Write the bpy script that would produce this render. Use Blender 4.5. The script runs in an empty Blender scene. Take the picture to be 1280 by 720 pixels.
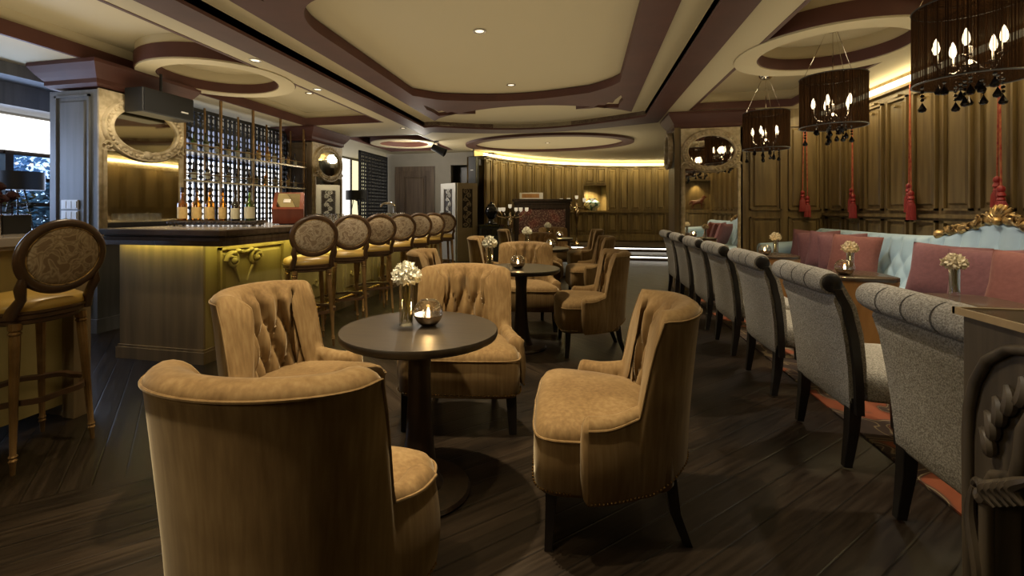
import bpy, math, random
from mathutils import Vector, Matrix
R = math.radians
PI = math.pi
S = bpy.context.scene
C = S.collection
rnd = random.Random(7)

# ------------------------------------------------------------------ camera, world, exposure
F, CX, CY, VX, EYE = 580.0, 600.0, 262.0, 730.0, 1.25
TH = math.atan((VX - CX) / F)
cam_d = bpy.data.cameras.new('camera'); cam = bpy.data.objects.new('camera', cam_d); C.objects.link(cam)
cam_d.sensor_width = 36.0; cam_d.lens = F / 1280 * 36
cam_d.shift_x = (640 - CX) / 1280; cam_d.shift_y = -(360 - CY) / 1280
cam_d.clip_start = 0.02
cam.location = (0, 0, EYE); cam.rotation_euler = (PI / 2, 0, TH)
S.camera = cam
S.view_settings.view_transform = 'Standard'; S.view_settings.look = 'None'
S.view_settings.gamma = 1; S.view_settings.use_curve_mapping = False
S.view_settings.exposure = 0.15
cy = S.cycles
cy.max_bounces = 7; cy.diffuse_bounces = 4; cy.glossy_bounces = 4; cy.transparent_max_bounces = 16
cy.caustics_reflective = False; cy.caustics_refractive = False; cy.sample_clamp_indirect = 4.0
W = bpy.data.worlds.new('world'); S.world = W; W.use_nodes = True
W.node_tree.nodes['Background'].inputs[0].default_value = (0.45, 0.68, 1.0, 1)
W.node_tree.nodes['Background'].inputs[1].default_value = 2.6

WARM = (1.0, 0.80, 0.52)
def lamp(kind, name, loc, power, col=WARM, size=0.1, aim=None, spot=60, blend=0.6, sy=None):
    d = bpy.data.lights.new(name, kind); d.energy = power; d.color = col
    if kind == 'AREA':
        d.size = size
        if sy: d.shape = 'RECTANGLE'; d.size_y = sy
    else:
        d.shadow_soft_size = size
    if kind == 'SPOT': d.spot_size = R(spot); d.spot_blend = blend
    o = bpy.data.objects.new(name, d); C.objects.link(o); o.location = loc
    if aim is not None:
        o.rotation_euler = (Vector(aim) - Vector(loc)).to_track_quat('-Z', 'Y').to_euler()
    return o
# window daylight
lamp('AREA', 'daylight', (-6.45, 3.7, 1.6), 70, (0.5, 0.66, 1.0), 2.6, (-3.0, 3.2, 0.9), sy=1.0)
# ceiling spots over the seating (the room's recessed downlights)
SPOTS = [(-0.3, 1.45, 120), (-0.93, 0.35, 150), (-0.93, 2.26, 330), (-0.93, 4.13, 230), (-0.93, 6.0, 230), (-0.93, 8.6, 190), (-2.6, 2.6, 60), (-2.45, 4.6, 110), (-2.45, 6.4, 110)]
for x, y, p in SPOTS:
    lamp('SPOT', 'ceiling_spot', (x, y, 2.72), p, WARM, 0.03, (x, y, 0), 74, 0.55)
for y in (1.7, 2.6, 3.5, 4.4, 5.3, 6.2, 7.1):
    lamp('SPOT', 'chair_back_fill', (-.35, y - .5, 2.72), 62, (1, .90, .74), 0.04, (1.25, y, .55), 34, 0.8)  # added spots that brighten the grey chair backs, not real fittings
for y in (2.4, 4.1, 5.7):
    lamp('SPOT', 'table_spot', (1.95, y, 2.72), 120, (1, .88, .70), 0.04, (2.3, y, 0), 100, 0.8)
lamp('SPOT', 'counter_spot', (-3.1, 3.05, 2.72), 130, WARM, 0.03, (-3.4, 3.75, 1.1), 50, 0.8)
lamp('SPOT', 'counter_spot', (-3.25, 5.2, 2.72), 70, WARM, 0.03, (-3.4, 5.2, 0), 75, 0.8)
for y in (3.9, 4.9, 6.0, 7.2):
    lamp('SPOT', 'stool_fill', (-1.3, y - 1.7, 2.72), 75, (1, .88, .68), 0.03, (-2.45, y, .95), 32, 0.8)  # extra aimed spots, put in to brighten the stool backs
lamp('SPOT', 'column_fill', (-3.6, 3.3, 2.72), 70, (1, .86, .62), 0.03, (-4.8, 4.25, 1.9), 50, 0.8)  # added light to lift the carved mirror frame on the column
lamp('SPOT', 'cabinet_fill', (-1.2, 10.9, 2.72), 60, (1, .82, .55), 0.03, (-1.1, 12.4, .9), 50, 0.8)  # extra spot put in to brighten the mosaic front
lamp('POINT', 'door_wall_fill', (-3.7, 10.0, 2.45), 42, (1, .92, .78), 0.1)  # invented point light that lightens the door wall
# added fill panels facing up to brighten the coffered ceiling, not real fittings
UP = (1.0, .84, .56)
for x, y, sx, sy, p in ((-.95, 4.2, 3.4, 7.5, 36), (-4.1, 4.0, 1.2, 7.0, 32), (2.2, 4.6, 1.2, 5.4, 14), (-.9, 10.6, 4.0, 2.6, 24)):
    lamp('AREA', 'ceiling_fill', (x, y, 2.0), p, UP, sx, (x, y, 4), sy=sy)
# wall washers along the two cove strips
for a in (158, 148, 138, 128, 119, 110, 101, 92):
    x, y = 2.5 + 4.75 * math.cos(R(a)), 10 + 4.75 * math.sin(R(a))
    lamp('AREA', 'wall_washer', (x, y, 2.66), 5.5, (1, .80, .36), .5, (2.5 + 5.1 * math.cos(R(a)), 10 + 5.1 * math.sin(R(a)), 1.7), sy=.08)
for y in (2.1, 3.0, 3.9, 4.8, 5.7, 6.6, 7.3, 9.4, 10.6, 11.8, 13.0):
    lamp('AREA', 'wall_washer', (3.12, y, 2.66), 3.6, (1, .78, .40), .5, (3.45, y, 1.7), sy=.08)
lamp('POINT', 'rear_fill', (-1.9, -0.5, 2.0), 34, (1, .84, .55), 0.25)  # unseen fill light added behind the camera

# ------------------------------------------------------------------ materials
def mat(name, col=(.5, .5, .5), rough=.5, metal=0.0, **k):
    m = bpy.data.materials.new(name); m.use_nodes = True
    b = m.node_tree.nodes['Principled BSDF']
    b.inputs['Base Color'].default_value = (*col, 1)
    b.inputs['Roughness'].default_value = rough; b.inputs['Metallic'].default_value = metal
    if 'sheen' in k:
        b.inputs['Sheen Weight'].default_value = k['sheen']; b.inputs['Sheen Roughness'].default_value = .35
        b.inputs['Sheen Tint'].default_value = (*k.get('tint', (1, .85, .6)), 1)
    if 'spec' in k: b.inputs['Specular IOR Level'].default_value = k['spec']
    if 'coat' in k: b.inputs['Coat Weight'].default_value = k['coat']; b.inputs['Coat Roughness'].default_value = .15
    if 'emit' in k:
        b.inputs['Emission Color'].default_value = (*k.get('ecol', col), 1); b.inputs['Emission Strength'].default_value = k['emit']
    if 'trans' in k: b.inputs['Transmission Weight'].default_value = k['trans']
    return m
def nd(m, t, **k):
    n = m.node_tree.nodes.new(t)
    for a, v in k.items(): setattr(n, a, v)
    return n
def lk(m, a, b): m.node_tree.links.new(a, b)
def ramp(m, stops):
    r = nd(m, 'ShaderNodeValToRGB'); e = r.color_ramp.elements
    e[0].position, e[0].color = stops[0][0], (*stops[0][1], 1)
    e[1].position, e[1].color = stops[-1][0], (*stops[-1][1], 1)
    for p, c in stops[1:-1]:
        q = e.new(p); q.color = (*c, 1)
    return r
def noisy(name, c1, c2, scale, rough=.5, stretch=(1, 1, 1), bump=0.0, detail=4, lo=.35, hi=.65, coord='Object', metal=0, dist=0.0, **k):
    m = mat(name, c1, rough, metal, **k); b = m.node_tree.nodes['Principled BSDF']
    t = nd(m, 'ShaderNodeTexCoord'); mp = nd(m, 'ShaderNodeMapping'); mp.inputs['Scale'].default_value = stretch
    n = nd(m, 'ShaderNodeTexNoise'); n.inputs['Scale'].default_value = scale; n.inputs['Detail'].default_value = detail
    n.inputs['Distortion'].default_value = dist
    r = ramp(m, [(lo, c1), (hi, c2)])
    lk(m, t.outputs[coord], mp.inputs[0]); lk(m, mp.outputs[0], n.inputs[0]); lk(m, n.outputs[0], r.inputs[0]); lk(m, r.outputs[0], b.inputs['Base Color'])
    if bump:
        bp = nd(m, 'ShaderNodeBump'); bp.inputs['Strength'].default_value = bump; bp.inputs['Distance'].default_value = .01
        lk(m, n.outputs[0], bp.inputs['Height']); lk(m, bp.outputs[0], b.inputs['Normal'])
    return m

M = {}
def velvet():
    m = mat('velvet', (.2, .1, .03), .8, sheen=.32, tint=(1, .88, .66), spec=.15); b = m.node_tree.nodes['Principled BSDF']
    t = nd(m, 'ShaderNodeTexCoord'); m1 = nd(m, 'ShaderNodeMapping'); m1.inputs['Scale'].default_value = (26, 26, 1.6); n1 = nd(m, 'ShaderNodeTexNoise'); n1.inputs['Scale'].default_value = 2.2; n1.inputs['Detail'].default_value = 6
    n2 = nd(m, 'ShaderNodeTexNoise'); n2.inputs['Scale'].default_value = 3.2; n2.inputs['Detail'].default_value = 6; n2.inputs['Distortion'].default_value = .4
    lk(m, t.outputs['Object'], m1.inputs[0]); lk(m, m1.outputs[0], n1.inputs[0]); lk(m, t.outputs['Object'], n2.inputs[0])
    ad = nd(m, 'ShaderNodeMath', operation='MULTIPLY_ADD'); ad.inputs[1].default_value = .42; lk(m, n1.outputs[0], ad.inputs[0])
    a2 = nd(m, 'ShaderNodeMath', operation='MULTIPLY'); a2.inputs[1].default_value = .58; lk(m, n2.outputs[0], a2.inputs[0]); lk(m, a2.outputs[0], ad.inputs[2])
    r = ramp(m, [(.32, (.105, .060, .022)), (.5, (.172, .108, .045)), (.68, (.25, .17, .080))]); lk(m, ad.outputs[0], r.inputs[0]); lk(m, r.outputs[0], b.inputs['Base Color'])
    return m
M['velvet'] = velvet()
M['grey_fabric'] = noisy('grey_fabric', (.205, .182, .142), (.42, .385, .315), 160, .9, (1, 1, 1), .4, 3, .38, .64, spec=.1)
M['seam'] = mat('seam_thread', (.085, .075, .06), .9)
M['cream'] = mat('cream_paint', (.50, .43, .28), .75)
M['cream2'] = mat('cream_paint_panel', (.46, .39, .25), .75)
M['maroon'] = noisy('maroon_paint', (.060, .017, .011), (.078, .024, .015), 3, .6)
M['darkwood'] = noisy('dark_wood', (.012, .007, .004), (.03, .017, .009), 4, .35, (8, 8, 1), 0, 4)
M['blacklegs'] = noisy('ebony_legs', (.006, .005, .004), (.013, .010, .008), 9, .35, (3, 3, 1))
M['tabletop'] = noisy('table_top_wood', (.022, .016, .010), (.034, .025, .015), 5, .42, (1, 9, 1), .02, spec=.35)
M['panel'] = noisy('olive_wood_panel', (.10, .066, .025), (.185, .128, .052), 2.2, .42, (7, 7, .6), .04, 6)
M['panel_grey'] = noisy('weathered_wood', (.12, .086, .052), (.2, .15, .095), 2.2, .5, (7, 7, .6), .04, 6)
M['bluegrey'] = noisy('blue_grey_wood', (.135, .142, .155), (.185, .192, .205), 2.0, .55, (8, 8, .6), .03, 6)
M['barfront'] = noisy('bar_front_paint', (.30, .235, .085), (.36, .285, .11), 2, .5, (5, 5, .8))
M['barend'] = noisy('bar_end_wood', (.16, .115, .06), (.24, .175, .095), 2, .5, (6, 6, .5))
M['bartop'] = noisy('bar_top', (.045, .029, .018), (.07, .046, .029), 3, .22, (2, 9, 2))
M['bartop_lite'] = mat('bar_top_stone', (.34, .30, .26), .18)
M['bronze'] = noisy('bronze', (.22, .13, .05), (.36, .22, .09), 9, .38, metal=.75)
M['walnut'] = noisy('walnut_frame', (.055, .028, .013), (.085, .045, .02), 7, .33, (1, 1, 1))
M['brass'] = mat('brass', (.62, .40, .14), .25, 1)
M['gold'] = noisy('antique_gold', (.12, .075, .03), (.55, .36, .14), 22, .35, metal=.8, lo=.4, hi=.6)
M['chrome'] = mat('chrome', (.75, .72, .68), .12, 1)
M['black'] = mat('black', (.006, .006, .007), .5)
M['blackgloss'] = mat('black_gloss', (.008, .008, .009), .08)
M['yellow_leather'] = noisy('mustard_leather', (.42, .26, .055), (.52, .34, .085), 3, .35)
M['mirror'] = mat('mirror', (.78, .74, .66), .02, 1)
M['oldmirror'] = mat('smoked_mirror', (.80, .72, .50), .04, 1)
M['carved'] = noisy('carved_cream', (.40, .32, .19), (.56, .46, .30), 14, .6, bump=.5, lo=.4, hi=.6)
M['sofa'] = noisy('pale_blue_satin', (.33, .45, .53), (.39, .51, .59), 3, .42, sheen=.3, tint=(.8, 1, 1))
M['cushion'] = noisy('mauve_fabric', (.13, .048, .052), (.16, .062, .065), 40, .85, bump=.1, sheen=.25, tint=(1, .6, .6))
M['rust'] = noisy('rust_fabric', (.16, .052, .042), (.19, .066, .052), 40, .85, bump=.1, sheen=.25, tint=(1, .65, .55))
M['red'] = mat('red_silk', (.24, .012, .012), .5, sheen=.3, tint=(1, .4, .3))
M['redcord'] = noisy('red_cord', (.26, .015, .012), (.42, .13, .05), 55, .55, (1, 1, .5))
M['whiteblind'] = mat('white_blind', (.8, .8, .8), .8, emit=1.6, ecol=(1, .98, .95))  # glow put into the blind in place of daylight behind it
M['litcup'] = mat('lit_glass_cup', (.8, .72, .55), .3, emit=.4, ecol=(1, .85, .6))
M['blueblind'] = mat('blue_blind', (.4, .45, .6), .8, emit=.42, ecol=(.62, .70, 1))  # upper part of the blind, bluer daylight put in as glow
M['yellowblind'] = mat('yellow_blind', (.8, .75, .5), .8, emit=1.0, ecol=(1, .9, .55))  # daylight glow put into this blind too
M['greywall'] = noisy('grey_plaster', (.27, .25, .21), (.3, .275, .23), 3, .8)
M['doorwood'] = noisy('door_wood', (.075, .05, .032), (.13, .092, .06), 2, .45, (7, 7, .6))
M['white'] = mat('white_plastic', (.68, .66, .63), .4)
M['screenwhite'] = mat('screen_white', (.55, .53, .49), .5)
M['screentan'] = mat('screen_tan', (.30, .245, .16), .55)
M['led'] = mat('led_warm', (1, .9, .6), .5, emit=9, ecol=(1, .86, .5))
M['led_yg'] = mat('led_yellow', (1, .9, .4), .5, emit=16, ecol=(1, .86, .22))
M['led_w'] = mat('led_white', (1, .97, .9), .5, emit=4.5, ecol=(1, .93, .8))
M['bulb'] = mat('bulb', (1, .9, .7), .5, emit=30, ecol=(1, .80, .50))
M['flame'] = mat('flame', (1, .9, .7), .5, emit=24, ecol=(1, .74, .36))
M['downlens'] = mat('downlight_lens', (1, .9, .7), .5, emit=1.3, ecol=(1, .85, .6))
M['petal'] = mat('white_petals', (.86, .84, .72), .7)
M['petal2'] = mat('tan_petals', (.62, .52, .33), .7)
M['stem'] = mat('stems', (.20, .17, .035), .6)
M['leaf'] = noisy('dark_leaf', (.01, .025, .012), (.03, .06, .025), 8, .5)
M['rose'] = mat('dark_rose', (.045, .004, .006), .6)
M['outleaf'] = noisy('outdoor_leaf', (.03, .08, .10), (.10, .22, .30), 3, .6)
M['outleaf2'] = noisy('outdoor_leaf_pale', (.10, .22, .38), (.25, .42, .62), 3, .6)
M['label'] = noisy('paper_label', (.56, .38, .14), (.64, .46, .19), 30, .7)
M['label2'] = mat('cream_label', (.55, .52, .38), .7)
M['redwood'] = noisy('red_box_wood', (.13, .022, .008), (.17, .032, .012), 3, .35, (1, 6, 1))
M['orangewood'] = noisy('orange_wood', (.26, .12, .032), (.36, .18, .055), 3, .4, (5, 5, 1))
M['consolewood'] = noisy('carved_console_wood', (.030, .022, .013), (.075, .056, .034), 2.4, .5, (9, 9, .7), .08, 6)
M['oak_edge'] = noisy('pale_oak', (.28, .19, .09), (.36, .25, .12), 3, .45, (1, 6, 1))
M['silver'] = mat('mercury_silver', (.55, .44, .32), .12, 1)
M['steel'] = mat('steel', (.45, .42, .38), .25, 1)
M['porcelain'] = noisy('patterned_porcelain', (.05, .13, .13), (.6, .62, .52), 9, .2, lo=.45, hi=.55)
M['sorrel'] = mat('bronze_red', (.10, .028, .014), .3)
M['wax'] = mat('wax', (.85, .78, .6), .5)

def glass(name, col=(1, 1, 1), amount=.12, rough=.02):
    m = bpy.data.materials.new(name); m.use_nodes = True; t = m.node_tree; t.nodes.clear()
    o = nd(m, 'ShaderNodeOutputMaterial'); mx = nd(m, 'ShaderNodeMixShader'); tr = nd(m, 'ShaderNodeBsdfTransparent')
    g = nd(m, 'ShaderNodeBsdfGlossy'); fr = nd(m, 'ShaderNodeLayerWeight'); ad = nd(m, 'ShaderNodeMath', operation='MULTIPLY_ADD')
    fr.inputs[0].default_value = .35; ad.inputs[1].default_value = .75; ad.inputs[2].default_value = amount
    tr.inputs[0].default_value = (*col, 1); g.inputs['Roughness'].default_value = rough
    lk(m, fr.outputs['Facing'], ad.inputs[0]); lk(m, ad.outputs[0], mx.inputs[0]); lk(m, tr.outputs[0], mx.inputs[1]); lk(m, g.outputs[0], mx.inputs[2]); lk(m, mx.outputs[0], o.inputs[0])
    return m
M['glass'] = glass('clear_glass', (.93, .92, .88))
M['winglass'] = glass('window_glass', (.95, .97, 1), .03)
M['amber'] = glass('amber_bottle', (.88, .52, .12), .10)
M['darkglass'] = glass('dark_bottle', (.10, .05, .02), .12)
M['greenglass'] = glass('green_bottle', (.30, .42, .12), .12)

def shade_mat():      # black string shade: threads with gaps between them
    m = bpy.data.materials.new('black_string_shade'); m.use_nodes = True; t = m.node_tree; t.nodes.clear()
    o = nd(m, 'ShaderNodeOutputMaterial'); mx = nd(m, 'ShaderNodeMixShader'); tr = nd(m, 'ShaderNodeBsdfTransparent'); df = nd(m, 'ShaderNodeBsdfPrincipled')
    df.inputs['Base Color'].default_value = (.019, .0095, .0045, 1); df.inputs['Roughness'].default_value = 1; df.inputs['Specular IOR Level'].default_value = 0
    tc = nd(m, 'ShaderNodeTexCoord'); sp = nd(m, 'ShaderNodeSeparateXYZ'); at = nd(m, 'ShaderNodeMath', operation='ARCTAN2'); cb = nd(m, 'ShaderNodeCombineXYZ')
    n = nd(m, 'ShaderNodeTexNoise'); n.inputs['Scale'].default_value = 26; n.inputs['Detail'].default_value = 4
    r = ramp(m, [(.36, (.80, .80, .80)), (.56, (.995, .995, .995))])
    lk(m, tc.outputs['Object'], sp.inputs[0]); lk(m, sp.outputs[0], at.inputs[0]); lk(m, sp.outputs[1], at.inputs[1]); lk(m, at.outputs[0], cb.inputs[0])
    lk(m, cb.outputs[0], n.inputs[0]); lk(m, n.outputs[0], r.inputs[0]); lk(m, r.outputs[0], mx.inputs[0]); lk(m, tr.outputs[0], mx.inputs[1]); lk(m, df.outputs[0], mx.inputs[2]); lk(m, mx.outputs[0], o.inputs[0])
    return m
M['string'] = shade_mat()

def damask():
    m = mat('damask_fabric', (.3, .2, .1), .7, sheen=.2); b = m.node_tree.nodes['Principled BSDF']
    t = nd(m, 'ShaderNodeTexCoord'); n = nd(m, 'ShaderNodeTexNoise'); n.inputs['Scale'].default_value = 9; n.inputs['Detail'].default_value = 1; n.inputs['Distortion'].default_value = 3.2
    r = ramp(m, [(.42, (.24, .165, .095)), (.50, (.48, .38, .25)), (.58, (.27, .19, .11)), (.7, (.49, .39, .26))])
    lk(m, t.outputs['Object'], n.inputs[0]); lk(m, n.outputs[0], r.inputs[0]); lk(m, r.outputs[0], b.inputs['Base Color'])
    return m
M['damask'] = damask()

def mosaic():
    m = mat('floral_mosaic', (.2, .1, .08), .35); b = m.node_tree.nodes['Principled BSDF']
    t = nd(m, 'ShaderNodeTexCoord'); v = nd(m, 'ShaderNodeTexVoronoi'); v.inputs['Scale'].default_value = 26
    n = nd(m, 'ShaderNodeTexNoise'); n.inputs['Scale'].default_value = 2.6
    r1 = ramp(m, [(.25, (.36, .28, .21)), (.45, (.05, .025, .02))]); r2 = ramp(m, [(.5, (.10, .035, .025)), (.62, (.26, .05, .03))])
    mx = nd(m, 'ShaderNodeMix', data_type='RGBA'); mx.inputs[0].default_value = .4
    lk(m, t.outputs['Object'], v.inputs[0]); lk(m, t.outputs['Object'], n.inputs[0]); lk(m, v.outputs[0], r1.inputs[0]); lk(m, n.outputs[0], r2.inputs[0])
    lk(m, r1.outputs[0], mx.inputs[6]); lk(m, r2.outputs[0], mx.inputs[7]); lk(m, mx.outputs[2], b.inputs['Base Color'])
    return m
M['mosaic'] = mosaic()

def floor_mat():      # dark boards laid in square blocks turned 45 degrees, alternating direction
    m = mat('dark_oak_floor', (.03, .02, .012), .3, spec=.3); b = m.node_tree.nodes['Principled BSDF']
    tc = nd(m, 'ShaderNodeTexCoord'); mp = nd(m, 'ShaderNodeMapping'); mp.inputs['Rotation'].default_value = (0, 0, R(45))
    sp = nd(m, 'ShaderNodeSeparateXYZ'); lk(m, tc.outputs['Object'], mp.inputs[0]); lk(m, mp.outputs[0], sp.inputs[0])
    ck = nd(m, 'ShaderNodeMath', operation='GREATER_THAN'); ck.inputs[1].default_value = -2.72; lk(m, sp.outputs[0], ck.inputs[0])
    fl = nd(m, 'ShaderNodeCombineXYZ'); lk(m, sp.outputs[0], fl.inputs[0]); lk(m, sp.outputs[1], fl.inputs[1]); fl.inputs[2].default_value = .5
    sw = nd(m, 'ShaderNodeCombineXYZ'); lk(m, sp.outputs[1], sw.inputs[0]); lk(m, sp.outputs[0], sw.inputs[1])
    mx = nd(m, 'ShaderNodeMix', data_type='VECTOR'); lk(m, ck.outputs[0], mx.inputs[0]); lk(m, fl.outputs[0], mx.inputs[4]); lk(m, sw.outputs[0], mx.inputs[5])
    s2 = nd(m, 'ShaderNodeSeparateXYZ'); lk(m, mx.outputs[1], s2.inputs[0])
    dv = nd(m, 'ShaderNodeMath', operation='DIVIDE'); lk(m, s2.outputs[1], dv.inputs[0]); dv.inputs[1].default_value = .12
    fr = nd(m, 'ShaderNodeMath', operation='PINGPONG'); lk(m, dv.outputs[0], fr.inputs[0]); fr.inputs[1].default_value = .5
    f0 = nd(m, 'ShaderNodeMath', operation='ROUND'); lk(m, dv.outputs[0], f0.inputs[0])
    gap = ramp(m, [(.0, (.25, .25, .25)), (.045, (1, 1, 1))]); lk(m, fr.outputs[0], gap.inputs[0])
    wn = nd(m, 'ShaderNodeTexWhiteNoise', noise_dimensions='1D'); lk(m, f0.outputs[0], wn.inputs['W'])
    m2 = nd(m, 'ShaderNodeMapping'); m2.inputs['Scale'].default_value = (1.2, 16, 1); lk(m, mx.outputs[1], m2.inputs[0])
    n = nd(m, 'ShaderNodeTexNoise'); n.inputs['Scale'].default_value = 3; n.inputs['Detail'].default_value = 8; lk(m, m2.outputs[0], n.inputs[0])
    cr = ramp(m, [(.3, (.008, .005, .003)), (.7, (.025, .017, .0105))]); lk(m, n.outputs[0], cr.inputs[0])
    ml = nd(m, 'ShaderNodeMix', data_type='RGBA', blend_type='MULTIPLY'); ml.inputs[0].default_value = 1
    lk(m, cr.outputs[0], ml.inputs[6]); lk(m, gap.outputs[0], ml.inputs[7])
    hv = nd(m, 'ShaderNodeHueSaturation'); mr = nd(m, 'ShaderNodeMapRange'); mr.inputs[3].default_value = .65; mr.inputs[4].default_value = 1.35
    lk(m, wn.outputs[0], mr.inputs[0]); lk(m, mr.outputs[0], hv.inputs['Value']); lk(m, ml.outputs[2], hv.inputs['Color']); lk(m, hv.outputs[0], b.inputs['Base Color'])
    rr = nd(m, 'ShaderNodeMapRange'); rr.inputs[3].default_value = .26; rr.inputs[4].default_value = .46; lk(m, n.outputs[0], rr.inputs[0]); lk(m, rr.outputs[0], b.inputs['Roughness'])
    ad = nd(m, 'ShaderNodeMath', operation='MULTIPLY_ADD'); ad.inputs[1].default_value = .5; lk(m, n.outputs[0], ad.inputs[0]); lk(m, gap.outputs[0], ad.inputs[2])
    bp = nd(m, 'ShaderNodeBump'); bp.inputs['Strength'].default_value = .3; bp.inputs['Distance'].default_value = .004
    lk(m, ad.outputs[0], bp.inputs['Height']); lk(m, bp.outputs[0], b.inputs['Normal'])
    return m
M['floor'] = floor_mat()

def rug_mat():
    m = mat('swirl_rug', (.1, .05, .02), .95); b = m.node_tree.nodes['Principled BSDF']
    t = nd(m, 'ShaderNodeTexCoord'); n = nd(m, 'ShaderNodeTexNoise'); n.inputs['Scale'].default_value = 2.1; n.inputs['Detail'].default_value = 1.5; n.inputs['Distortion'].default_value = 1.6
    r = ramp(m, [(.36, (.03, .017, .010)), (.455, (.045, .023, .012)), (.462, (.26, .19, .09)), (.474, (.045, .023, .012)), (.53, (.04, .02, .010)), (.538, (.26, .19, .09)), (.548, (.05, .024, .011)), (.58, (.19, .042, .010)), (.72, (.21, .055, .014))])
    lk(m, t.outputs['Object'], n.inputs[0]); lk(m, n.outputs[0], r.inputs[0]); lk(m, r.outputs[0], b.inputs['Base Color'])
    return m
M['rug'] = rug_mat()

# ------------------------------------------------------------------ mesh helpers
class MB:
    def __init__(s): s.v = []; s.f = []
    def add(s, vs, fs):
        b = len(s.v); s.v += [tuple(p) for p in vs]; s.f += [tuple(b + i for i in q) for q in fs]; return s
    def box(s, x0, x1, y0, y1, z0, z1):
        return s.add([(x0, y0, z0), (x1, y0, z0), (x1, y1, z0), (x0, y1, z0), (x0, y0, z1), (x1, y0, z1), (x1, y1, z1), (x0, y1, z1)],
                     [(3, 2, 1, 0), (4, 5, 6, 7), (0, 1, 5, 4), (1, 2, 6, 5), (2, 3, 7, 6), (3, 0, 4, 7)])
    def prism(s, poly, z0, z1, axis='z'):
        n = len(poly)
        g = {'z': lambda a, b, c: (a, b, c), 'x': lambda a, b, c: (c, a, b), 'y': lambda a, b, c: (a, c, b)}[axis]
        vs = [g(a, b, z0) for a, b in poly] + [g(a, b, z1) for a, b in poly]
        return s.add(vs, [tuple(range(n))[::-1], tuple(range(n, 2 * n))] + [(i, (i + 1) % n, n + (i + 1) % n, n + i) for i in range(n)])
    def rings(s, rings, closed=True, cap0=False, cap1=False, loop=False):
        n = len(rings[0]); vs = [p for r in rings for p in r]; fs = []
        m = len(rings)
        for j in range(m if loop else m - 1):
            k = (j + 1) % m
            for i in range(n if closed else n - 1):
                i2 = (i + 1) % n
                fs.append((j * n + i, j * n + i2, k * n + i2, k * n + i))
        if cap0: fs.append(tuple(range(n))[::-1])
        if cap1: fs.append(tuple((m - 1) * n + i for i in range(n)))
        return s.add(vs, fs)
    def lathe(s, prof, n=24, c=(0, 0, 0), sx=1, sy=1, cap=True):
        rs = [[(c[0] + r * sx * math.cos(2 * PI * i / n), c[1] + r * sy * math.sin(2 * PI * i / n), c[2] + z) for i in range(n)] for r, z in prof]
        return s.rings(rs, True, cap and prof[0][0] > 1e-4, cap and prof[-1][0] > 1e-4)
    def tube(s, pts, r, n=8, loop=False, flat=1.0):
        P = [Vector(p) for p in pts]; m = len(P); rr = r if isinstance(r, (list, tuple)) else [r] * m
        rs = []; up = None
        for i, p in enumerate(P):
            a = P[(i - 1) % m] if (loop or i > 0) else p; b = P[(i + 1) % m] if (loop or i < m - 1) else p
            t = (b - a).normalized()
            if up is None: up = Vector((0, 0, 1)) if abs(t.z) < .9 else Vector((0, 1, 0))
            x = t.cross(up)
            if x.length < 1e-5: x = t.orthogonal()
            x.normalize(); u = x.cross(t); up = u
            rs.append([tuple(p + (x * math.cos(2 * PI * k / n) + u * flat * math.sin(2 * PI * k / n)) * rr[i]) for k in range(n)])
        return s.rings(rs, True, not loop, not loop, loop)
    def ball(s, c, r, n=10, k=7):
        r = r if isinstance(r, (list, tuple)) else (r, r, r)
        rs = [[(c[0] + r[0] * math.sin(PI * j / k) * math.cos(2 * PI * i / n), c[1] + r[1] * math.sin(PI * j / k) * math.sin(2 * PI * i / n), c[2] - r[2] * math.cos(PI * j / k)) for i in range(n)] for j in range(1, k)]
        return s.rings(rs, True, True, True)
    def xf(s, mtx, a=0):
        for i in range(a, len(s.v)): s.v[i] = tuple(mtx @ Vector(s.v[i]))
        return s
    def build(s, name, m, parent=None, smooth=40, bevel=0, seg=2):
        me = bpy.data.meshes.new(name); me.from_pydata(s.v, [], s.f); me.materials.append(M[m]); me.validate(); me.update()
        import bmesh
        bm = bmesh.new(); bm.from_mesh(me); bmesh.ops.recalc_face_normals(bm, faces=bm.faces)
        if bevel:
            ed = [e for e in bm.edges if len(e.link_faces) == 2 and e.calc_face_angle(0) > R(35)]
            bmesh.ops.bevel(bm, geom=ed, offset=bevel, segments=seg, profile=.5, affect='EDGES', clamp_overlap=True)
        bm.to_mesh(me); bm.free()
        if smooth:
            me.shade_smooth(); me.set_sharp_from_angle(angle=R(smooth))
        o = bpy.data.objects.new(name, me); C.objects.link(o)
        if parent: o.parent = parent
        return o

def plate(outlines, z0, z1, name, m, parent=None):
    """A flat board with holes: outlines[0] is its edge, the others are cut out."""
    cu = bpy.data.curves.new(name, 'CURVE'); cu.dimensions = '2D'; cu.fill_mode = 'BOTH'
    for o in outlines:
        sp = cu.splines.new('POLY'); sp.points.add(len(o) - 1); sp.use_cyclic_u = True
        for p, q in zip(sp.points, o): p.co = (q[0], q[1], 0, 1)
    cu.extrude = (z1 - z0) / 2
    t = bpy.data.objects.new(name + '_c', cu); C.objects.link(t)
    dg = bpy.context.evaluated_depsgraph_get(); me = bpy.data.meshes.new_from_object(t.evaluated_get(dg))
    bpy.data.objects.remove(t); bpy.data.curves.remove(cu)
    for v in me.vertices: v.co.z += (z0 + z1) / 2
    me.name = name; me.materials.clear(); me.materials.append(M[m]); me.update()
    ob = bpy.data.objects.new(name, me); C.objects.link(ob)
    if parent: ob.parent = parent
    return ob

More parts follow.
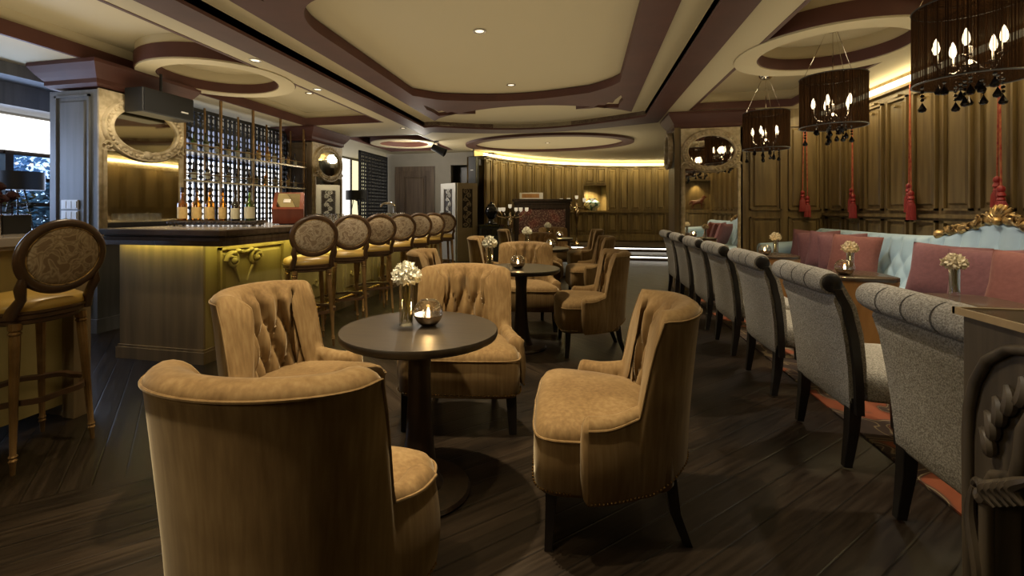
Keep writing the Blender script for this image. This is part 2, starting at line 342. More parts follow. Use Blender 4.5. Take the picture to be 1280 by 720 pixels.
def tag(o, label, cat, group=None, kind=None):
    o['label'] = label; o['category'] = cat
    if group: o['group'] = group
    if kind: o['kind'] = kind
    return o
def struct(o): o['kind'] = 'structure'; return o
def thing(name, label, cat, loc=(0, 0, 0), rz=0, group=None):
    o = bpy.data.objects.new(name, None); C.objects.link(o); o.empty_display_size = .1
    o.location = loc; o.rotation_euler = (0, 0, rz)
    return tag(o, label, cat, group)
def dup(o, loc=None, rz=None, label=None, parent=None, group=None):
    c = o.copy(); C.objects.link(c)
    if parent: c.parent = parent
    for ch in list(o.children): dup(ch, parent=c)
    if loc is not None: c.location = loc
    if rz is not None: c.rotation_euler = (0, 0, rz)
    if label: c['label'] = label
    if group: c['group'] = group
    return c
ORD = ['first', 'second', 'third', 'fourth', 'fifth', 'sixth', 'seventh', 'eighth', 'ninth', 'tenth', 'eleventh', 'twelfth', 'thirteenth', 'fourteenth']
def rect(x0, x1, y0, y1): return [(x0, y0), (x1, y0), (x1, y1), (x0, y1)]
def oval(cx, cy_, a, b, n=64): return [(cx + a * math.cos(2 * PI * i / n), cy_ + b * math.sin(2 * PI * i / n)) for i in range(n)]
def ss(a, b, x):
    t = min(1, max(0, (x - a) / (b - a))); return t * t * (3 - 2 * t)

# ------------------------------------------------------------------ the setting
H = 2.75
struct(MB().box(-7.2, 3.8, -1.2, 15.6, -.1, 0).build('floor', 'floor', smooth=0))
ARC = (2.5, 10.0, 5.1)
def arc(a, r=0): return (ARC[0] + (ARC[2] + r) * math.cos(R(a)), ARC[1] + (ARC[2] + r) * math.sin(R(a)))

# ceiling: soffit with three recesses
center = [(-2.8, -.9), (.95, -.9), (.95, 7.75)] + [(.95 - 3.75 * t, 7.75 + .75 * math.sin(PI * t)) for t in [i / 16 for i in range(1, 16)]] + [(-2.8, 7.9)]
coffL = rect(-4.87, -3.36, -.9, 7.42); coffR = rect(1.55, 2.95, -.9, 7.55); coffF = rect(-4.87, -3.2, 8.75, 11.2)
struct(plate([rect(-7.2, 3.8, -1.2, 15.6), center, coffL, coffR, coffF], H, H + .24, 'ceiling', 'cream'))
struct(MB().box(-7.2, 3.8, -1.2, 15.6, H + .24, H + .3).build('ceiling', 'cream2', smooth=0))
tn = [0]
def trim(o): tn[0] += 1; o.name = 'trim_%d' % tn[0]; return struct(o)
def inset(poly, d):
    cxx = sum(p[0] for p in poly) / len(poly); cyy = sum(p[1] for p in poly) / len(poly)
    return [(x + (d if x < cxx else -d), y + (d if y < cyy else -d)) for x, y in poly]
for cf, hh in ((coffL, .13), (coffR, .10), (coffF, .16)):
    trim(plate([inset(cf, -.001), inset(cf, .035)], H - .004, H + hh, 'trim', 'maroon'))
# maroon outer frame of the middle recess
outer = [(-3.09, -.95), (1.22, -.95), (1.22, 8.3)] + [(1.22 - 4.31 * t, 8.3 + .6 * math.sin(PI * t)) for t in [i / 16 for i in range(1, 16)]] + [(-3.09, 8.75)]
trim(plate([outer, center], H - .03, H + .07, 'trim', 'maroon'))
struct(plate([inset(outer, .1), [(-2.45, 2.7), (.62, 2.7), (.62, 6.7), (-2.45, 6.7)]], H + .075, H + .11, 'ceiling', 'cream'))
# inner frame: octagon window with curved corners
octo = []
for i in range(13): octo.append((-2.23 + .45 * (1 - math.cos(PI / 2 * i / 12)), 3.62 - .62 * math.sin(PI / 2 * i / 12)))
for i in range(13): octo.append((-.03 + .45 * math.sin(PI / 2 * i / 12), 3.0 + .55 * (1 - math.cos(PI / 2 * i / 12))))
octo += [(.42, 5.75)] + [(.42 - .35 * t, 5.75 + .45 * t ** .7) for t in (.25, .5, .75, 1)]
octo += [(.07 - 1.95 * t, 6.2 + .22 * math.sin(PI * t)) for t in [i / 10 for i in range(1, 10)]] + [(-1.88, 6.2), (-2.0, 6.12), (-2.23, 5.85)]
inn = [(-2.52, 2.0)] + [(-2.52 + 3.2 * t, 2.0 + .5 * math.sin(PI * t)) for t in [i / 12 for i in range(1, 12)]] + [(.68, 2.0), (.72, 7.55)]
inn += [(.72 - 3.22 * t, 7.55 - .78 * math.sin(PI * t) ** .8) for t in [i / 20 for i in range(1, 20)]] + [(-2.5, 7.6)]
def fret(x, y, sx, sy): return [(x + sx * a, y + sy * b) for a, b in ((0, 0), (.14, .03), (.2, .0), (.3, .06), (.42, .02), (.62, .02), (.42, .12), (.36, .09), (.3, .2), (.2, .17), (.17, .3), (.1, .26), (.08, .42), (.02, .62), (-.03, .4), (0, .2))]
frets = [fret(-2.3, 7.2, 1, -1.25), fret(.5, 7.2, -1, -1.25), fret(-2.3, 2.35, 1, 1), fret(.47, 2.35, -1, 1)]
trim(plate([inn, octo] + frets, H + .02, H + .12, 'trim', 'maroon'))
struct(MB().box(-2.6, .8, 1.9, 7.7, H + .13, H + .14).build('ceiling', 'cream2', smooth=0))
# far oval ring
trim(plate([oval(-.8, 10.45, 1.85, 1.32), oval(-.8, 10.45, 1.62, 1.12)], H - .05, H, 'trim', 'maroon'))
# round medallions that divide the coffers
def medallion(x, y, ro, ri):
    a = plate([oval(x, y, ro, ro), oval(x, y, ri, ri)], H - .012, H + .24, 'ceiling', 'cream'); struct(a)
    trim(plate([oval(x, y, ro + .012, ro + .012), oval(x, y, ro, ro)], H + .005, H + .15, 'trim', 'maroon'))
    trim(plate([oval(x, y, ri, ri), oval(x, y, ri - .012, ri - .012)], H - .002, H + .11, 'trim', 'maroon'))
medallion(-4.1, 4.58, .80, .62); medallion(2.27, 5.0, .80, .60); medallion(-4.0, 9.95, .75, .55)
# lintel over the windows
struct(MB().box(-6.5, -6.05, -1, 6.1, 2.38, H).box(-6.05, -5.7, -1, 6.1, 2.62, H).build('trim_20', 'bluegrey', smooth=0))

# panelling on a path of wall: pts = list of (x, y), facing side sgn
def panel_unit(mb, p0, p1, z0, z1, nrm, t=.03, notch=False):
    ux, uy = (p1[0] - p0[0]), (p1[1] - p0[1]); L = math.hypot(ux, uy); ux /= L; uy /= L
    def P(a, z, d): return (p0[0] + ux * a + nrm[0] * d, p0[1] + uy * a + nrm[1] * d, z)
    def bar(a0, a1, q0, q1, d0, d1):
        b = [P(a0, q0, d0), P(a1, q0, d0), P(a1, q1, d0), P(a0, q1, d0), P(a0, q0, d1), P(a1, q0, d1), P(a1, q1, d1), P(a0, q1, d1)]
        mb.add(b, [(3, 2, 1, 0), (4, 5, 6, 7), (0, 1, 5, 4), (1, 2, 6, 5), (2, 3, 7, 6), (3, 0, 4, 7)])
    m, w = .045, .022
    bar(m, m + w, z0, z1, 0, t); bar(L - m - w, L - m, z0, z1, 0, t); bar(m, L - m, z0, z0 + w, 0, t); bar(m, L - m, z1 - w, z1, 0, t)
    # raised field with sloped edge
    a0, a1, b0, b1, e = m + w + .03, L - m - w - .03, z0 + w + .03, z1 - w - .03, .02
    if a1 - a0 > .06 and b1 - b0 > .06:
        vs = [P(a0, b0, 0), P(a1, b0, 0), P(a1, b1, 0), P(a0, b1, 0), P(a0 + e, b0 + e, t * .7), P(a1 - e, b0 + e, t * .7), P(a1 - e, b1 - e, t * .7), P(a0 + e, b1 - e, t * .7)]
        mb.add(vs, [(4, 5, 6, 7), (0, 1, 5, 4), (1, 2, 6, 5), (2, 3, 7, 6), (3, 0, 4, 7)])
    if notch:
        c = L / 2; bar(c - .05, c + .05, z1 + .012, z1 + .035, 0, t * 1.3); bar(c - .025, c + .025, z1 - .10, z1 - .08, 0, t * 1.6)

# right wall with panelling
mb = MB().box(3.45, 3.8, -1.2, 15.6, 0, H)
y = -.55
while y < 7.7:
    y2 = min(y + .43, 7.75)
    panel_unit(mb, (3.45, y), (3.45, y2), 1.24, 2.5, (-1, 0), notch=True); panel_unit(mb, (3.45, y), (3.45, y2), .55, 1.14, (-1, 0)); y = y2
y = 8.4
while y < 14.5: panel_unit(mb, (3.45, y), (3.45, y + .6), 1.24, 2.5, (-1, 0)); panel_unit(mb, (3.45, y), (3.45, y + .6), .35, 1.14, (-1, 0)); y += .6
mb.box(3.40, 3.45, -.6, 7.75, 1.165, 1.2).box(3.39, 3.45, -.6, 7.75, 2.585, 2.62)
struct(mb.build('wall_right', 'panel', smooth=0))
struct(MB().box(3.36, 3.44, -.6, 7.7, 2.625, 2.672).box(3.36, 3.44, 8.4, 14.6, 2.625, 2.672).build('trim_21', 'led', smooth=0))
# alcove end wall
mb = MB().box(2.35, 3.45, 7.75, 8.3, 0, H)
for i in range(2):
    panel_unit(mb, (2.40 + .52 * i, 7.75), (2.92 + .52 * i, 7.75), 1.24, 2.5, (0, -1)); panel_unit(mb, (2.40 + .52 * i, 7.75), (2.92 + .52 * i, 7.75), .3, 1.14, (0, -1))
struct(mb.build('wall_alcove', 'panel', smooth=0))
# pillar
mb = MB().box(1.39, 2.35, 7.7, 8.3, 0, 2.52).box(1.37, 1.46, 7.68, 7.7, 0, 2.52).box(2.30, 2.37, 7.68, 7.7, 0, 2.52)
struct(mb.build('wall_pillar', 'panel', smooth=0))
def capital(name, x0, x1, y0, y1, z0, z1, n=4, out=.12):
    mb = MB(); prof = [(0, 0), (.25, .12), (.25, .3), (.45, .42), (.7, .6), (1, .85), (1, 1)]
    rs = []
    for a, b in prof:
        d = a * out; z = z0 + (z1 - z0) * b
        rs.append([(x0 - d, y0 - d, z), (x1 + d, y0 - d, z), (x1 + d, y1 + d, z), (x0 - d, y1 + d, z)])
    return trim(mb.rings(rs, True, True, True).build(name, 'maroon', smooth=0))
capital('t', 1.39, 2.35, 7.7, 8.3, 2.50, H - .005)
# left columns
def column(name, x0, x1, y0, y1, m):
    mb = MB().box(x0, x1, y0, y1, 0, 2.47)
    panel_unit(mb, (x0 + .04, y0), (x1 - .04, y0), 1.0, 2.42, (0, -1), .02); panel_unit(mb, (x0 + .04, y0), (x1 - .04, y0), .2, .9, (0, -1), .02)
    mb.box(x0 - .02, x1 + .02, y0 - .02, y1, 0, .14)
    return struct(mb.build(name, m, smooth=0))
column('wall_column', -5.42, -4.8, 3.73, 4.77, 'bluegrey'); column('wall_column', -5.42, -4.8, 7.5, 8.58, 'panel_grey')
capital('t', -5.42, -4.8, 3.73, 4.77, 2.5, H - .005, out=.13); capital('t', -5.42, -4.8, 7.5, 8.58, 2.5, H - .005, out=.13)
# left wall with window openings
mb = MB()
WY = [(-1.2, .8, 0, 0), (.8, 6.0, 1, 2.3), (6.0, 6.2, 0, 0), (6.2, 13.4, 1, 2.7), (13.4, 15.6, 0, 0)]
for a, b, w, wt in WY:
    if not w: mb.box(-6.9, -6.6, a, b, 0, H)
    else: mb.box(-6.9, -6.6, a, b, 0, .95); mb.box(-6.9, -6.6, a, b, wt, H)
struct(mb.build('wall_left', 'greywall', smooth=0))
wf = MB()
for yy in (.84, 1.9, 2.95, 4.12, 5.3, 5.96): wf.box(-6.72, -6.6, yy - .04, yy + .04, .95, 2.3)
for zz in (.98, 1.31, 1.62, 1.93, 2.27): wf.box(-6.70, -6.62, .84, 5.96, zz - .022, zz + .022)
wobj = struct(wf.build('window_1', 'darkwood', smooth=0))
MB().box(-6.68, -6.67, .84, 5.96, .98, 1.94).build('pane', 'winglass', wobj, smooth=0)
MB().box(-6.60, -6.57, .84, 5.96, 1.95, 2.36).build('blind', 'whiteblind', wobj, smooth=0)
wf = MB()
for yy in (6.24, 8.0, 9.3, 10.62, 12.36, 13.36): wf.box(-6.64, -6.6, yy - .03, yy + .03, .95, 2.7)
wobj = struct(wf.build('window_2', 'darkwood', smooth=0))
MB().box(-6.66, -6.64, 6.24, 9.6, .95, 2.12).box(-6.66, -6.64, 9.6, 12.36, .95, 2.7).build('blind', 'whiteblind', wobj, smooth=0)
MB().box(-6.66, -6.64, 6.24, 9.58, 2.13, 2.7).build('blind', 'blueblind', wobj, smooth=0)
MB().box(-6.66, -6.64, 12.4, 13.36, .95, 2.7).build('blind', 'yellowblind', wobj, smooth=0)
# door wall and black recess
mb = MB().box(-5.25, -3.42, 11.75, 11.95, 0, H).box(-6.6, -5.25, 13.4, 13.6, 0, H).box(-5.25, -5.15, 11.95, 13.6, 0, H).box(-3.42, -2.62, 11.75, 11.95, 2.42, H)
struct(mb.build('wall_end', 'greywall', smooth=0))
struct(MB().box(-3.6, -2.3, 12.4, 12.5, 0, H).box(-3.6, -3.5, 11.95, 12.4, 0, H).box(-2.5, -2.3, 11.95, 12.4, 0, H).build('wall_recess', 'darkwood', smooth=0))
dr = MB()
DX0, DX1 = -4.85, -3.98
dr.box(DX0 - .12, DX0, 11.7, 11.75, 0, 2.4).box(DX1, DX1 + .12, 11.7, 11.75, 0, 2.4).box(DX0, DX1, 11.7, 11.75, 2.28, 2.4).box(DX0, DX1, 11.72, 11.75, 0, 2.28)
panel_unit(dr, (DX0 + .08, 11.72), (DX1 - .08, 11.72), 1.0, 2.15, (0, -1), .03); panel_unit(dr, (DX0 + .08, 11.72), (DX1 - .08, 11.72), .15, .9, (0, -1), .03)
d1 = struct(dr.build('door_1', 'doorwood', smooth=0))
MB().tube([(DX1 - .08, 11.69, 1.02), (DX1 - .08, 11.64, 1.02), (DX1 - .2, 11.64, 1.02)], .012).build('handle', 'brass', d1)

# far curved wall, platform steps
mb = MB(); NA = 29; A0, A1 = 164.95, 44.6
seg = [(A0 + (A1 - A0) * i / NA) for i in range(NA + 1)]
NICHE = (119.3, 111.0)
ni = [min(range(NA + 1), key=lambda i: abs(seg[i] - a)) for a in NICHE]
for i in range(NA):
    p, q = arc(seg[i]), arc(seg[i + 1]); po, qo = arc(seg[i], .5), arc(seg[i + 1], .5)
    am = (seg[i] + seg[i + 1]) / 2; nrm = (-math.cos(R(am)), -math.sin(R(am)))
    isn = ni[0] <= i < ni[1]
    rows = [(0, 2.6)] if not isn else [(0, 1.22), (2.0, 2.6)]
    for z0, z1 in rows:
        mb.add([(*p, z0), (*q, z0), (*q, z1), (*p, z1), (*po, z0), (*qo, z0), (*qo, z1), (*po, z1)], [(0, 1, 2, 3), (0, 1, 5, 4), (3, 2, 6, 7), (4, 5, 6, 7)])
    if isn:
        pi_, qi_ = arc(seg[i], .42), arc(seg[i + 1], .42)
        mb.add([(*pi_, 1.22), (*qi_, 1.22), (*qi_, 2.0), (*pi_, 2.0)], [(0, 1, 2, 3)])
        panel_unit(mb, p, q, 2.06, 2.52, nrm, .03, False)
    else: panel_unit(mb, p, q, 1.24, 2.52, nrm, .03, i % 1 == 0)
    panel_unit(mb, p, q, .55, 1.14, nrm, .03)
for k in (0, 1):
    p, pe = arc(seg[ni[k]]), arc(seg[ni[k]], .42); mb.add([(*p, 1.22), (*pe, 1.22), (*pe, 2.0), (*p, 2.0)], [(0, 1, 2, 3)])
for z0, z1, d in ((1.165, 1.2, .05), (2.56, 2.6, .07), (.30, .47, .04)):
    for i in range(NA):
        if z0 > .5 and z0 < 1.3 and ni[0] <= i < ni[1]: pass
        p, q, pi_, qi_ = arc(seg[i]), arc(seg[i + 1]), arc(seg[i], -d), arc(seg[i + 1], -d)
        mb.add([(*pi_, z0), (*qi_, z0), (*qi_, z1), (*pi_, z1), (*p, z0), (*q, z0), (*q, z1), (*p, z1)], [(0, 1, 2, 3), (0, 1, 5, 4), (3, 2, 6, 7)])
struct(mb.build('wall_far', 'panel', smooth=0))
mb = MB()
for i in range(NA):
    po, qo = arc(seg[i], .3), arc(seg[i + 1], .3)
    mb.add([(*po, 2.55), (*qo, 2.55), (*qo, H), (*po, H)], [(0, 1, 2, 3)])
struct(mb.build('wall_cove', 'cream', smooth=0))
mb = MB()
for i in range(NA):
    p, q, pi_, qi_ = arc(seg[i], .05), arc(seg[i + 1], .05), arc(seg[i], -.04), arc(seg[i + 1], -.04)
    mb.add([(*pi_, 2.605), (*qi_, 2.605), (*qi_, 2.655), (*pi_, 2.655), (*p, 2.605), (*q, 2.605), (*q, 2.655), (*p, 2.655)], [(0, 1, 2, 3), (0, 1, 5, 4), (3, 2, 6, 7)])
struct(mb.build('trim_22', 'led', smooth=0))
for k, (yf, z0, z1) in enumerate(((11.95, 0, .13), (12.95, .13, .26))):
    al = 180 - math.degrees(math.asin((yf - ARC[1]) / ARC[2]))
    for d_, q0, q1 in ((0, z1 - .035, z1), (.05, z0, z1 - .035)):
        yy = yf + d_
        o = [(3.45, yy)] + [arc(79.3 + (al - .6 - 79.3) * i / 30) for i in range(31)]
        struct(plate([o], q0, q1, 'floor_step', 'darkwood'))
    struct(MB().tube([(ARC[0] - math.sqrt(ARC[2] ** 2 - (yf - ARC[1]) ** 2) + .1, yf + .025, z1 - .05), (3.4, yf + .025, z1 - .05)], .013, 8).build('trim_%d' % (23 + k), 'led_w'))
# back wall behind the camera; near end wall of the sofa alcove with its niche (both only seen in mirrors)
struct(MB().box(-7.2, 3.8, -1.2, -1.0, 0, H).build('wall_back', 'panel', smooth=0))
mb = MB().box(1.36, 2.72, 1.3, 1.59, 0, H).box(3.38, 3.45, 1.3, 1.59, 0, H).box(2.72, 3.38, 1.3, 1.59, 0, 1.25).box(2.72, 3.38, 1.3, 1.59, 2.05, H).box(2.72, 3.38, 1.3, 1.36, 1.25, 2.05)
panel_unit(mb, (2.72, 1.59), (2.05, 1.59), 1.24, 2.5, (0, 1)); panel_unit(mb, (3.40, 1.59), (2.72, 1.59), .3, 1.18, (0, 1)); panel_unit(mb, (3.40, 1.59), (2.72, 1.59), 2.1, 2.5, (0, 1))
struct(mb.build('wall_alcove', 'panel', smooth=0))
lamp('SPOT', 'niche_spot', (3.05, 1.46, 2.03), 22, (1, .8, .4), .01, (3.05, 1.5, 1.2), 95, .7)
nx, ny = arc((NICHE[0] + NICHE[1]) / 2, .12)
lamp('SPOT', 'niche_spot', (nx, ny - .1, 1.97), 110, (1, .82, .42), .01, (nx - .06, ny + .1, 1.3), 110, .7)

# ------------------------------------------------------------------ velvet armchair
def make_armchair():
    t = thing('velvet_armchair', 'x', 'armchair')
    # plan of the wrap-around back: arm front, round the back, arm front
    raw = [(-.315, .13 - .25 * i / 30) for i in range(30)]
    raw += [(-.315 * math.cos(a), -.12 - .235 * math.sin(a)) for a in [PI * i / 44 for i in range(45)]]
    raw += [(.315, -.12 + .25 * i / 30) for i in range(1, 31)]
    n = len(raw); L = [0]
    for i in range(1, n): L.append(L[-1] + math.hypot(raw[i][0] - raw[i - 1][0], raw[i][1] - raw[i - 1][1]))
    rings = []; topline = []; bottomline = []
    for i, (x, y) in enumerate(raw):
        a, b = raw[max(0, i - 1)], raw[min(n - 1, i + 1)]
        tx, ty = b[0] - a[0], b[1] - a[1]; l = math.hypot(tx, ty); nx_, ny_ = ty / l, -tx / l
        if nx_ * x + ny_ * (y + .12) < 0: nx_, ny_ = -nx_, -ny_
        w = .9 * ss(-.085, -.138, y) + .1 * ss(.06, -.16, y); T = .505 + (.88 - .505) * w + .008 * ss(-.2, -.36, y); th = .075 + .045 * w
        s = (L[i] - L[-1] / 2)
        zb = .21 + .06 * ss(-.12, -.35, y)
        def warp(px_, py_, z):
            k = max(0, (z - .42) / .46)
            fl_ = ss(-.02, -.13, y)
            return (px_ * (1 + fl_ * (.12 * k - .03)), py_ - .05 * k * k - .015 * k, z)
        ring = []
        for j in range(9):
            z = zb + (T - .05 - zb) * j / 8; bul = .012 * math.sin(PI * j / 8)
            ring.append(warp(x + nx_ * bul, y + ny_ * bul, z))
        r_ = th / 2
        for j in range(1, 8):
            an = PI * j / 8; o = -r_ + r_ * 1.12 * math.cos(an); ring.append(warp(x + nx_ * o, y + ny_ * o, T - .05 + .05 * math.sin(an)))
        topline.append(ring[9])
        fade = ss(.06, -.14, y); tw = .083; hz = .145; zr = T - .14
        for j in range(30):
            z = T - .05 - (T - .05 - .36) * j / 29
            p, q = s / tw, (z - zr) / hz
            g = abs(math.sin(PI * (p + q) / 2) * math.sin(PI * (p - q) / 2)) if q < 0 else math.sin(PI * p / 2) ** 2
            d = .070 * (g ** .42) * fade * ss(T - .02, T - .09, z)
            o = -th - d + .008 * fade
            ring.append(warp(x + nx_ * o, y + ny_ * o, z))
        rings.append(ring); bottomline.append(ring[0])
    mb = MB().rings(rings, False)
    for ring, sg in ((rings[0], 1), (rings[-1], -1)):      # padded arm fronts
        nn = len(ring); cx_ = sum(p[0] for p in ring) / nn; cz_ = sum(p[2] for p in ring) / nn
        cap = [[p for p in ring]]
        for k, (sc, yy) in enumerate(((.9, .018), (.6, .03), (.2, .034))):
            cap.append([(cx_ + (p[0] - cx_) * sc, p[1] + yy, cz_ + (p[2] - cz_) * sc) for p in ring])
        mb.rings(cap, False, False, True)
    mb.build('back', 'velvet', t, smooth=70)
    # seat
    def sq(a, b, e, c, z, m=48, bow=0):
        out = []
        for i in range(m):
            an = 2 * PI * i / m; cs, sn = math.cos(an), math.sin(an)
            x = a * math.copysign(abs(cs) ** (2 / e), cs); y_ = b * math.copysign(abs(sn) ** (2 / e), sn)
            if y_ > 0: y_ += bow * (1 - (x / a) ** 2)
            out.append((x, c + y_, z))
        return out
    prof = [(.96, .21), (1.0, .23), (1.005, .33), (1.0, .40), (.985, .428), (.95, .449), (.88, .463), (.7, .478), (.45, .487), (.2, .490), (.02, .491)]
    rs = [sq(.292 * k, .31 * k, 9 - 4.5 * (1 - k), .05, z, bow=.018 * k) for k, z in prof]
    MB().rings(rs, True, True, True).build('seat', 'velvet', t, smooth=50)
    pp = [p for p in sq(.294, .312, 9, .05, .418, 64, .018) if p[1] > .0]; pp = sorted(pp, key=lambda p: math.atan2(p[0], p[1] - .05))
    MB().tube(pp, .0045, 6).build('seat_piping', 'velvet', t)
    MB().tube(topline, .0045, 6).build('back_piping', 'velvet', t)
    path = bottomline; acc = 0
    front = sorted([p for p in sq(.294, .313, 9, .05, .222, 160, .018) if p[1] > .14], key=lambda p: math.atan2(p[0], p[1] - .05))
    for P in (path, front):
        last = None; nm = MB()
        for i in range(len(P) - 1):
            a, b = Vector(P[i]), Vector(P[i + 1]); d = (b - a).length; k = max(1, round(d / .015))
            for q in range(k):
                c = a.lerp(b, q / k); v = Vector((c.x, c.y + .0, 0)).normalized() * .003
                if last is None or (c - last).length > .012: nm.ball((c.x + v.x, c.y + v.y, c.z + .012), .0048, 6, 4); last = c
        nm.build('nailhead_trim', 'brass', t)
    for sx in (-1, 1):
        MB().rings([[(sx * .25 + dx * k + sx * o, .285 + dy * k + o2, z) for dx, dy in ((-.024, -.024), (.024, -.024), (.024, .024), (-.024, .024))] for k, z, o, o2 in ((1.05, .215, 0, 0), (.9, .1, .004, .006), (.72, 0, .008, .014))], True, True, True).build('leg', 'blacklegs', t, smooth=0, bevel=.003)
        MB().rings([[(sx * .22 + dx * k, -.24 + dy * k + o, z) for dx, dy in ((-.024, -.024), (.024, -.024), (.024, .024), (-.024, .024))] for k, z, o in ((1.05, .25, 0), (.95, .12, -.02), (.8, 0, -.075))], True, True, True).build('leg', 'blacklegs', t, smooth=0, bevel=.003)
    return t
ac = make_armchair()
def face(dx, dy): return math.atan2(-dx, dy)      # rotation that turns local +y to (dx, dy)
for ch in ac.children:
    for v in ch.data.vertices: v.co.x *= (.85 + .33 * ss(-.24, .16, v.co.y)); v.co.y *= .83
def seat_at(bx, by, dx, dy, lab):      # chair from the middle of its back's top edge and the way it faces
    l = math.hypot(dx, dy); return (bx + .365 * dx / l, by + .365 * dy / l, face(dx, dy), lab)
ACS = [seat_at(-.735, .785, -.12, 1, 'camel velvet armchair with its plain back to the camera, seat toward the nearest table'),
       seat_at(-1.67, 1.96, 1, -.1, 'camel velvet armchair on the bar side of the nearest table, tufted back lit'),
       seat_at(-.79, 3.12, .17, -1, 'camel velvet armchair behind the nearest round table, whole tufted back facing camera'),
       seat_at(.475, 2.05, -1, -.03, 'camel velvet armchair beside the nearest table with broad lit seat and dark side wing')]
for w, bl, bb, br in (('second', (-1.58, 4.0), (-.66, 5.36), (.42, 4.38)), ('third', (-1.57, 6.15), (-.74, 7.54), (.44, 6.68)), ('farthest', (-1.6, 8.55), (-.66, 9.95), (.38, 9.02))):
    ACS += [seat_at(*bl, 1, .05, 'camel velvet armchair on the bar side of the %s round table' % w),
            seat_at(*bb, .12, -1, 'camel velvet armchair behind the %s round table, tufted back facing camera' % w),
            seat_at(*br, -1, -.15, 'camel velvet armchair on the grey chair side of the %s round table' % w)]
for i, (x, y, rz, lab) in enumerate(ACS):
    if i == 0: ac.location = (x, y, 0); ac.rotation_euler = (0, 0, rz); ac['label'] = lab; ac['group'] = 'camel velvet armchairs around the round tables'
    else: dup(ac, (x, y, 0), rz, lab)

# ------------------------------------------------------------------ round tables, flower vases, candle bowls
def make_table():
    t = thing('round_table', 'x', 'table')
    MB().lathe([(.0001, .683), (.335, .683), (.347, .69), (.351, .70), (.351, .714), (.348, .72), (.0001, .72)], 72).build('table_top', 'tabletop', t, smooth=35)
    MB().lathe([(.11, .03), (.095, .05), (.075, .12), (.06, .25), (.052, .4), (.05, .55), (.06, .66), (.09, .683)], 32).build('pedestal', 'darkwood', t, smooth=60)
    MB().lathe([(.0001, 0), (.225, 0), (.23, .008), (.22, .022), (.12, .03), (.0001, .03)], 48).build('base', 'darkwood', t, smooth=35)
    return t
def florets(mb, c, R0, n, size, r=rnd):
    for i in range(n):
        z = 1 - 1.75 * (i + .5) / n; a = i * 2.399963; q = math.sqrt(max(0, 1 - z * z))
        d = Vector((q * math.cos(a), q * math.sin(a), z * .85)); rr = R0 * r.uniform(.7, 1.2); p = Vector(c) + d * rr
        u = d.orthogonal().normalized(); v = d.cross(u); ph = r.uniform(0, 2)
        for k in range(4):
            b = ph + k * PI / 2
            e = (u * math.cos(b) + v * math.sin(b)); f = (u * math.cos(b + PI / 2) + v * math.sin(b + PI / 2))
            m1 = p + e * size * .55
            mb.add([p - d * .004, m1 + f * size * .35 + d * .002, p + e * size + d * size * .3, m1 - f * size * .35 + d * .002], [(0, 1, 2, 3)])
def make_vase(h, r, fr, pet, nm_label):
    t = thing('flower_vase', 'x', 'vase')
    MB().lathe([(r * .98, .0), (r, .004), (r, h), (r * .93, h), (r * .93, .014), (.0001, .014)], 28).build('glass', 'glass', t, smooth=50)
    sm = MB()
    for k in range(9):
        a = k * 2.4; q = r * .75; sm.tube([(q * math.cos(a + 2), q * math.sin(a + 2), .02), (q * .5 * math.cos(a + .9), q * .5 * math.sin(a + .9), h * .5), (q * .8 * math.cos(a), q * .8 * math.sin(a), h), (q * 1.3 * math.cos(a), q * 1.3 * math.sin(a), h + fr * .4)], .003, 5)
    sm.build('stems', 'stem', t)
    fl = MB(); c = (0, 0, h + fr * .55)
    for k in range(5): florets(fl, (fr * .38 * math.cos(k * 1.256), fr * .38 * math.sin(k * 1.256), h + fr * .5), fr * .6, 36, fr * .55)
    florets(fl, (0, 0, h + fr * .9), fr * .6, 44, fr * .55)
    fl.ball((0, 0, h + fr * .6), fr * .62, 12, 8)
    fl.build('flower_head', pet, t, smooth=0)
    return t
def make_candle():
    t = thing('candle_bowl', 'x', 'candle holder')
    R0 = .066; c = .061
    up = [(R0 * math.sin(a), c - R0 * math.cos(a)) for a in [R(80) + (R(152) - R(80)) * i / 12 for i in range(13)]]
    lo = [(.0001, c - R0 * math.cos(R(28)) + .0)] + [(R0 * math.sin(a), c - R0 * math.cos(a)) for a in [R(28) + R(54) * i / 8 for i in range(9)]]
    MB().lathe(lo, 32).build('silvered_base', 'silver', t, smooth=60)
    MB().lathe(up, 32).build('glass_dome', 'glass', t, smooth=60)
    MB().lathe([(.0001, .012), (.024, .012), (.024, .042), (.0001, .042)], 20).build('candle', 'wax', t)
    MB().lathe([(.0001, .042), (.006, .05), (.0075, .06), (.004, .072), (.0005, .082)], 12).build('flame', 'flame', t, smooth=80)
    return t
tb = make_table(); vs = make_vase(.20, .032, .056, 'petal', ''); cd = make_candle()
TBS = [(-.72, 1.97), (-.56, 4.22), (-.55, 6.5), (-.55, 8.8)]
TW = ['nearest', 'second', 'third', 'farthest']
for i, (x, y) in enumerate(TBS):
    lab = 'dark round pedestal table, %s of the row between velvet armchairs' % TW[i]
    l2 = 'white hydrangea in a slim glass vase on the %s round table' % TW[i]; l3 = 'glowing glass candle bowl on the %s round table' % TW[i]
    vp = [(-.075, .03), (-.27, -.12), (-.22, -.1), (-.12, .05)][i]; cp = [(.025, .05), (-.02, -.08), (.1, 0), (.1, .1)][i]
    if i == 0:
        for o, l, g in ((tb, lab, 'round tables'), (vs, l2, 'flower vases on the round tables'), (cd, l3, 'candle bowls on the round tables')): o['label'] = l; o['group'] = g
        a, b, c = tb, vs, cd
    else: a, b, c = dup(tb, label=lab), dup(vs, label=l2), dup(cd, label=l3)
    a.location = (x, y, 0); b.location = (x + vp[0], y + vp[1], .721); c.location = (x + cp[0], y + cp[1], .72)
    lamp('POINT', 'candle_light', (x + cp[0], y + cp[1], .80), 1.3, (1, .62, .25), .012)

